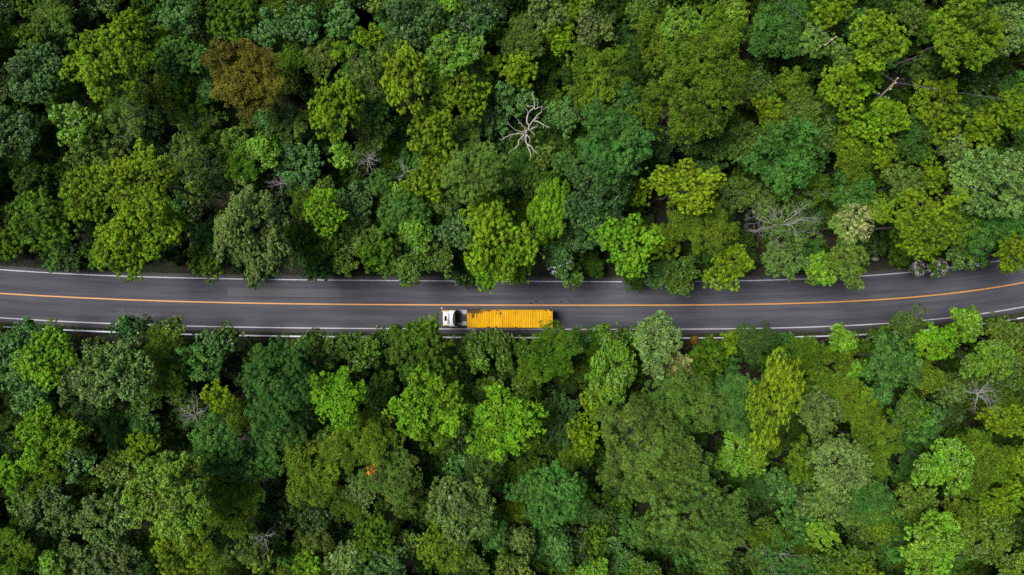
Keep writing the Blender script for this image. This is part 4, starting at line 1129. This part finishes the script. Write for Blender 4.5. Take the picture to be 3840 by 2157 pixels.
def build_verge():
    r = np.random.default_rng(5)
    xs = []; ys = []
    n = 26000
    x = r.uniform(-86, 86, n); k = r.uniform(size=n) < .5
    y = np.where(k, NORTH(x) - .05 + r.exponential(.75, n), SOUTH(x) + .05 - r.exponential(.55, n))
    clump = np.sin(x * 2.1) * np.sin(x * .77 + 1) + r.normal(0, .6, n) > -.35
    x, y = x[clump], y[clump]; n = len(x)
    z = ground_z(x, y)
    a = r.uniform(0, 6.28, n); h = r.uniform(.10, .34, n); w = r.uniform(.02, .05, n); lean = r.uniform(.1, .3, n)
    b = np.stack([x, y, z], -1); sd = np.stack([np.cos(a), np.sin(a), 0 * a], -1) * w[:, None]; tip = b + np.stack([-np.sin(a) * lean, np.cos(a) * lean, h], -1)
    V = np.stack([b - sd, b + sd, tip], 1).reshape(-1, 3)
    o = mesh_obj('verge_grass', np_mesh('verge_grass', V, np.arange(n * 3).reshape(-1, 3), tint=np.clip(r.normal(.5, .2, n), 0, 1)), LEAF)
    o.color = (.055, .085, .020, 1)
    tag(o, 'short grass and weeds on the verges beside the asphalt', 'grass', kind='stuff')
build_verge()

FIXED = {k: leaf_material('leaf_' + v[1].replace('-', '_').replace(' ', '_'), .6, .2, .10, fixed=v[0]) for k, v in COLOUR.items() if k in 'ymjgdobl'}
def scatter(name, pts, sources, smin, smax, label, cat, sink):
    """crowns instanced on points, for growth nobody could count"""
    col = bpy.data.collections.new(name + '_sources')
    for k, cl, v, c in sources:
        cr, _t, hb = proto(k, cl, v)
        cr = cr.copy(); cr.materials.clear(); cr.materials.append(FIXED[c])
        co = np.empty(len(cr.vertices) * 3, np.float32); cr.vertices.foreach_get('co', co); co = co.reshape(-1, 3); co[:, 2] -= hb * sink; cr.vertices.foreach_set('co', co.ravel())
        col.objects.link(bpy.data.objects.new(name + '_source', cr))
    me = bpy.data.meshes.new(name); me.from_pydata(pts, [], [])
    o = mesh_obj(name, me)
    tag(o, label, cat, kind='stuff')
    ng = bpy.data.node_groups.new('scatter_' + name, 'GeometryNodeTree')
    ng.interface.new_socket('Geometry', in_out='INPUT', socket_type='NodeSocketGeometry'); ng.interface.new_socket('Geometry', in_out='OUTPUT', socket_type='NodeSocketGeometry')
    gi = ng.nodes.new('NodeGroupInput'); go = ng.nodes.new('NodeGroupOutput')
    ci = ng.nodes.new('GeometryNodeCollectionInfo'); ci.inputs['Collection'].default_value = col; ci.inputs['Separate Children'].default_value = True; ci.inputs['Reset Children'].default_value = True
    ip = ng.nodes.new('GeometryNodeInstanceOnPoints'); ip.inputs['Pick Instance'].default_value = True
    rv = ng.nodes.new('FunctionNodeRandomValue'); rv.data_type = 'FLOAT_VECTOR'; rv.inputs[0].default_value = (-.12, -.12, 0); rv.inputs[1].default_value = (.12, .12, 6.28)
    rs = ng.nodes.new('FunctionNodeRandomValue'); rs.data_type = 'FLOAT'; rs.inputs[2].default_value = smin; rs.inputs[3].default_value = smax; rs.inputs['Seed'].default_value = 3
    ri = ng.nodes.new('FunctionNodeRandomValue'); ri.data_type = 'INT'; ri.inputs[4].default_value = 0; ri.inputs[5].default_value = len(sources) - 1; ri.inputs['Seed'].default_value = 9
    L = ng.links.new
    L(gi.outputs[0], ip.inputs['Points']); L(ci.outputs[0], ip.inputs['Instance']); L(rv.outputs[0], ip.inputs['Rotation']); L(rs.outputs[1], ip.inputs['Scale']); L(ri.outputs[2], ip.inputs['Instance Index'])
    L(ip.outputs[0], go.inputs[0])
    md = o.modifiers.new('scatter', 'NODES'); md.node_group = ng

def build_far_forest():
    r = np.random.default_rng(31)
    pts = []
    for gx in np.arange(-118, 119, 4.6):
        for gy in np.arange(-84, 85, 4.6):
            x, y = gx + r.uniform(-1.6, 1.6), gy + r.uniform(-1.6, 1.6)
            if abs(x) < 73.5 and abs(y) < 43.0: continue
            if NORTH(x) + 3.6 > y > RAIL(x) - 2.6: continue
            pts.append((x, y, float(ground_z(x, y))))
    scatter('woods', pts, (('P', 3, 0, 'y'), ('G', 3, 1, 'm'), ('B', 3, 0, 'j'), ('F', 3, 1, 'g'), ('G', 2, 0, 'd'), ('P', 2, 1, 'm'), ('G', 3, 2, 'b')), .8, 1.2,
            'dense green forest continuing all round beyond the picture', 'forest', 0.0)
    # saplings in the gaps between the crowns
    T = np.array([(t['top'][0], t['top'][1], t['r'] * .036) for t in TREES]); pts = []
    for k in range(7000):
        x, y = r.uniform(-78, 78), r.uniform(-46, 46)
        if NORTH(x) + 1.9 > y > RAIL(x) - 1.5: continue
        if (np.hypot(T[:, 0] - x, T[:, 1] - y) < T[:, 2] * .70).any(): continue
        if r.uniform() < .06: continue
        if pts and min((a[0] - x) ** 2 + (a[1] - y) ** 2 for a in pts) < 1.35 ** 2: continue
        edge = min(abs(y - NORTH(x)), abs(y - RAIL(x)))
        pts.append((x, y, float(ground_z(x, y)) + (r.uniform(-5.2, -2.2) if edge > 6 else r.uniform(-4.4, -3.0))))
    scatter('saplings', pts, (('G', 1, 0, 'm'), ('G', 0, 1, 'd'), ('P', 1, 0, 'm'), ('F', 1, 1, 'd'), ('G', 1, 2, 'j'), ('P', 1, 1, 'm'), ('F', 1, 0, 'o'), ('W', 1, 0, 'd'), ('B', 1, 0, 'b')), .65, 1.25,
            'young saplings and brush crowding the gaps under the tall crowns', 'saplings', 0.25)
build_far_forest()

# ------------------------------------------------------------------ labels that single out each tree
LAND = [((936, 308), 'the russet-brown crown'), ((1974, 495), 'the bleached dead tree'), ((1680, 1195), 'the truck cab'), ((2060, 1196), "the container's rear end"),
        ((3335, 335), 'the leaning utility pole'), ((OFF[4][0] + 480 / 1.34, 1125 / 1.34), 'the cream-blossomed tree'), ((OFF[4][0] + 175 / 1.34, 1120 / 1.34), 'the grey bare-limbed tree'),
        ((OFF[3][0] + 945 / 1.34, 420 / 1.34), 'the largest olive dome'), ((OFF[3][0] + 540 / 1.34, 695 / 1.34), 'the billowing emerald crown'), ((830 / 1.34, 1077 + 1050 / 1.34), 'the big glossy lime tree'),
        ((960 + 92 / 1.34, 1077 + 525 / 1.34), 'the huge blue-green crown'), ((960 + 880 / 1.34, 1077 + 620 / 1.34), 'the brightest lime tree'),
        ((1900 + 690 / 1.34, 1077 + 830 / 1.34), 'the sprawling grey-green crown'), ((2840 + 70 / 1.34, 1077 + 590 / 1.34), 'the long yellow-green crown'), ((2840 + 1150 / 1.34, 1077 + 545 / 1.34), 'the leafless tangle'),
        ((2840 + 870 / 1.34, 1077 + 1310 / 1.34), 'the glossy lime dome'), ((720 / 1.34, 900 / 1.34), 'the great yellow-green crown'), ((3500, 990), 'the lilac bushes'),
        ((0, 0), "the photo's top left corner"), ((3840, 0), "the photo's top right corner"), ((0, 2157), "the photo's bottom left corner"), ((3840, 2157), "the photo's bottom right corner"),
        ((1920, 0), "the top edge's midpoint"), ((1920, 2157), "the bottom edge's midpoint"), ((0, 1100), "the road's left end"), ((3840, 1060), "the road's right end")]
SECT = ['right of', 'above right of', 'above', 'above left of', 'left of', 'below left of', 'below', 'below right of']
SPECIAL = [((1, 1254, 413), 'round russet-brown tree with a feathery crown'), ((3, 945, 420), 'largest olive tree, a wide finely textured dome'), ((3, 540, 695), 'large billowing emerald green tree right of the bleached dead tree'),
           ((5, 830, 1050), 'big round glossy lime green tree at lower left'), ((6, 92, 525), 'huge billowing blue-green tree below the guardrail, left of two lime trees'), ((6, 880, 620), 'brightest lime green tree, below the truck cab'),
           ((7, 690, 830), 'widest sprawling grey-green feathery tree below the road'), ((8, 70, 590), 'long narrow yellow-green tufted tree reaching down from the guardrail'), ((8, 1150, 545), 'leafless tangle of grey branches at lower right'),
           ((8, 870, 1310), 'glossy lime green dome near the bottom edge, lower right'), ((1, 720, 900), 'great yellow-green tufted tree above the road on the left'), ((4, 175, 1120), 'grey bare-limbed tree spreading over green crowns, left of the cream blossom'),
           ((7, 830, 385), 'cream-leaved twiggy tree beside the guardrail'), ((6, 405, 575), 'round lime green star-leaved tree between blue-green and brightest lime trees'), ((7, 970, 1190), 'broad billowing grey-green dome near the bottom, right of centre')]
for (reg, cx, cy), lab in SPECIAL:
    t = at_tree(reg, cx, cy); t['done'] = 1
    tag(t['root'], lab, 'tree', GROUP)
def look(t):
    size = 'small ' if t['r'] < 52 else 'large ' if t['r'] > 105 else ''
    noun = 'shrub' if t['name'] == 'shrub' else 'tree'
    if t['kind'] == 'D': return size + 'leafless grey tree'
    return size + COLOUR[t['colour']][1] + ' ' + LOOK[t['kind']] + ' ' + noun
def sector(p, t):
    a = math.degrees(math.atan2(-(t['py'] - p[1]), t['px'] - p[0])) % 360
    return int(((a + 22.5) % 360) // 45)
ORD = ['nearest', 'second nearest', 'third nearest', 'fourth nearest', 'fifth nearest', 'sixth nearest']
used = set()
for t in TREES:
    if t.get('done'): continue
    lk = look(t); cands = []
    same = [u for u in TREES if look(u) == lk and not u.get('done') or u is t]
    for p, nm in LAND:
        d = math.hypot(t['px'] - p[0], t['py'] - p[1])
        if d < 25: continue
        k = sector(p, t)
        rank = sum(1 for u in same if u is not t and sector(p, u) == k and math.hypot(u['px'] - p[0], u['py'] - p[1]) < d)
        if rank < len(ORD): cands.append((rank * 450 + d, rank, k, nm))
    cands.sort()
    for _c, rank, k, nm in cands:
        lab = f'{ORD[rank]} {lk} {SECT[k]} {nm}' if len(same) > 1 else f'{lk} {SECT[k]} {nm}'
        if lab not in used: break
    used.add(lab)
    tag(t['root'], lab[0].lower() + lab[1:], 'shrub' if t['name'] == 'shrub' else 'tree', GROUP)
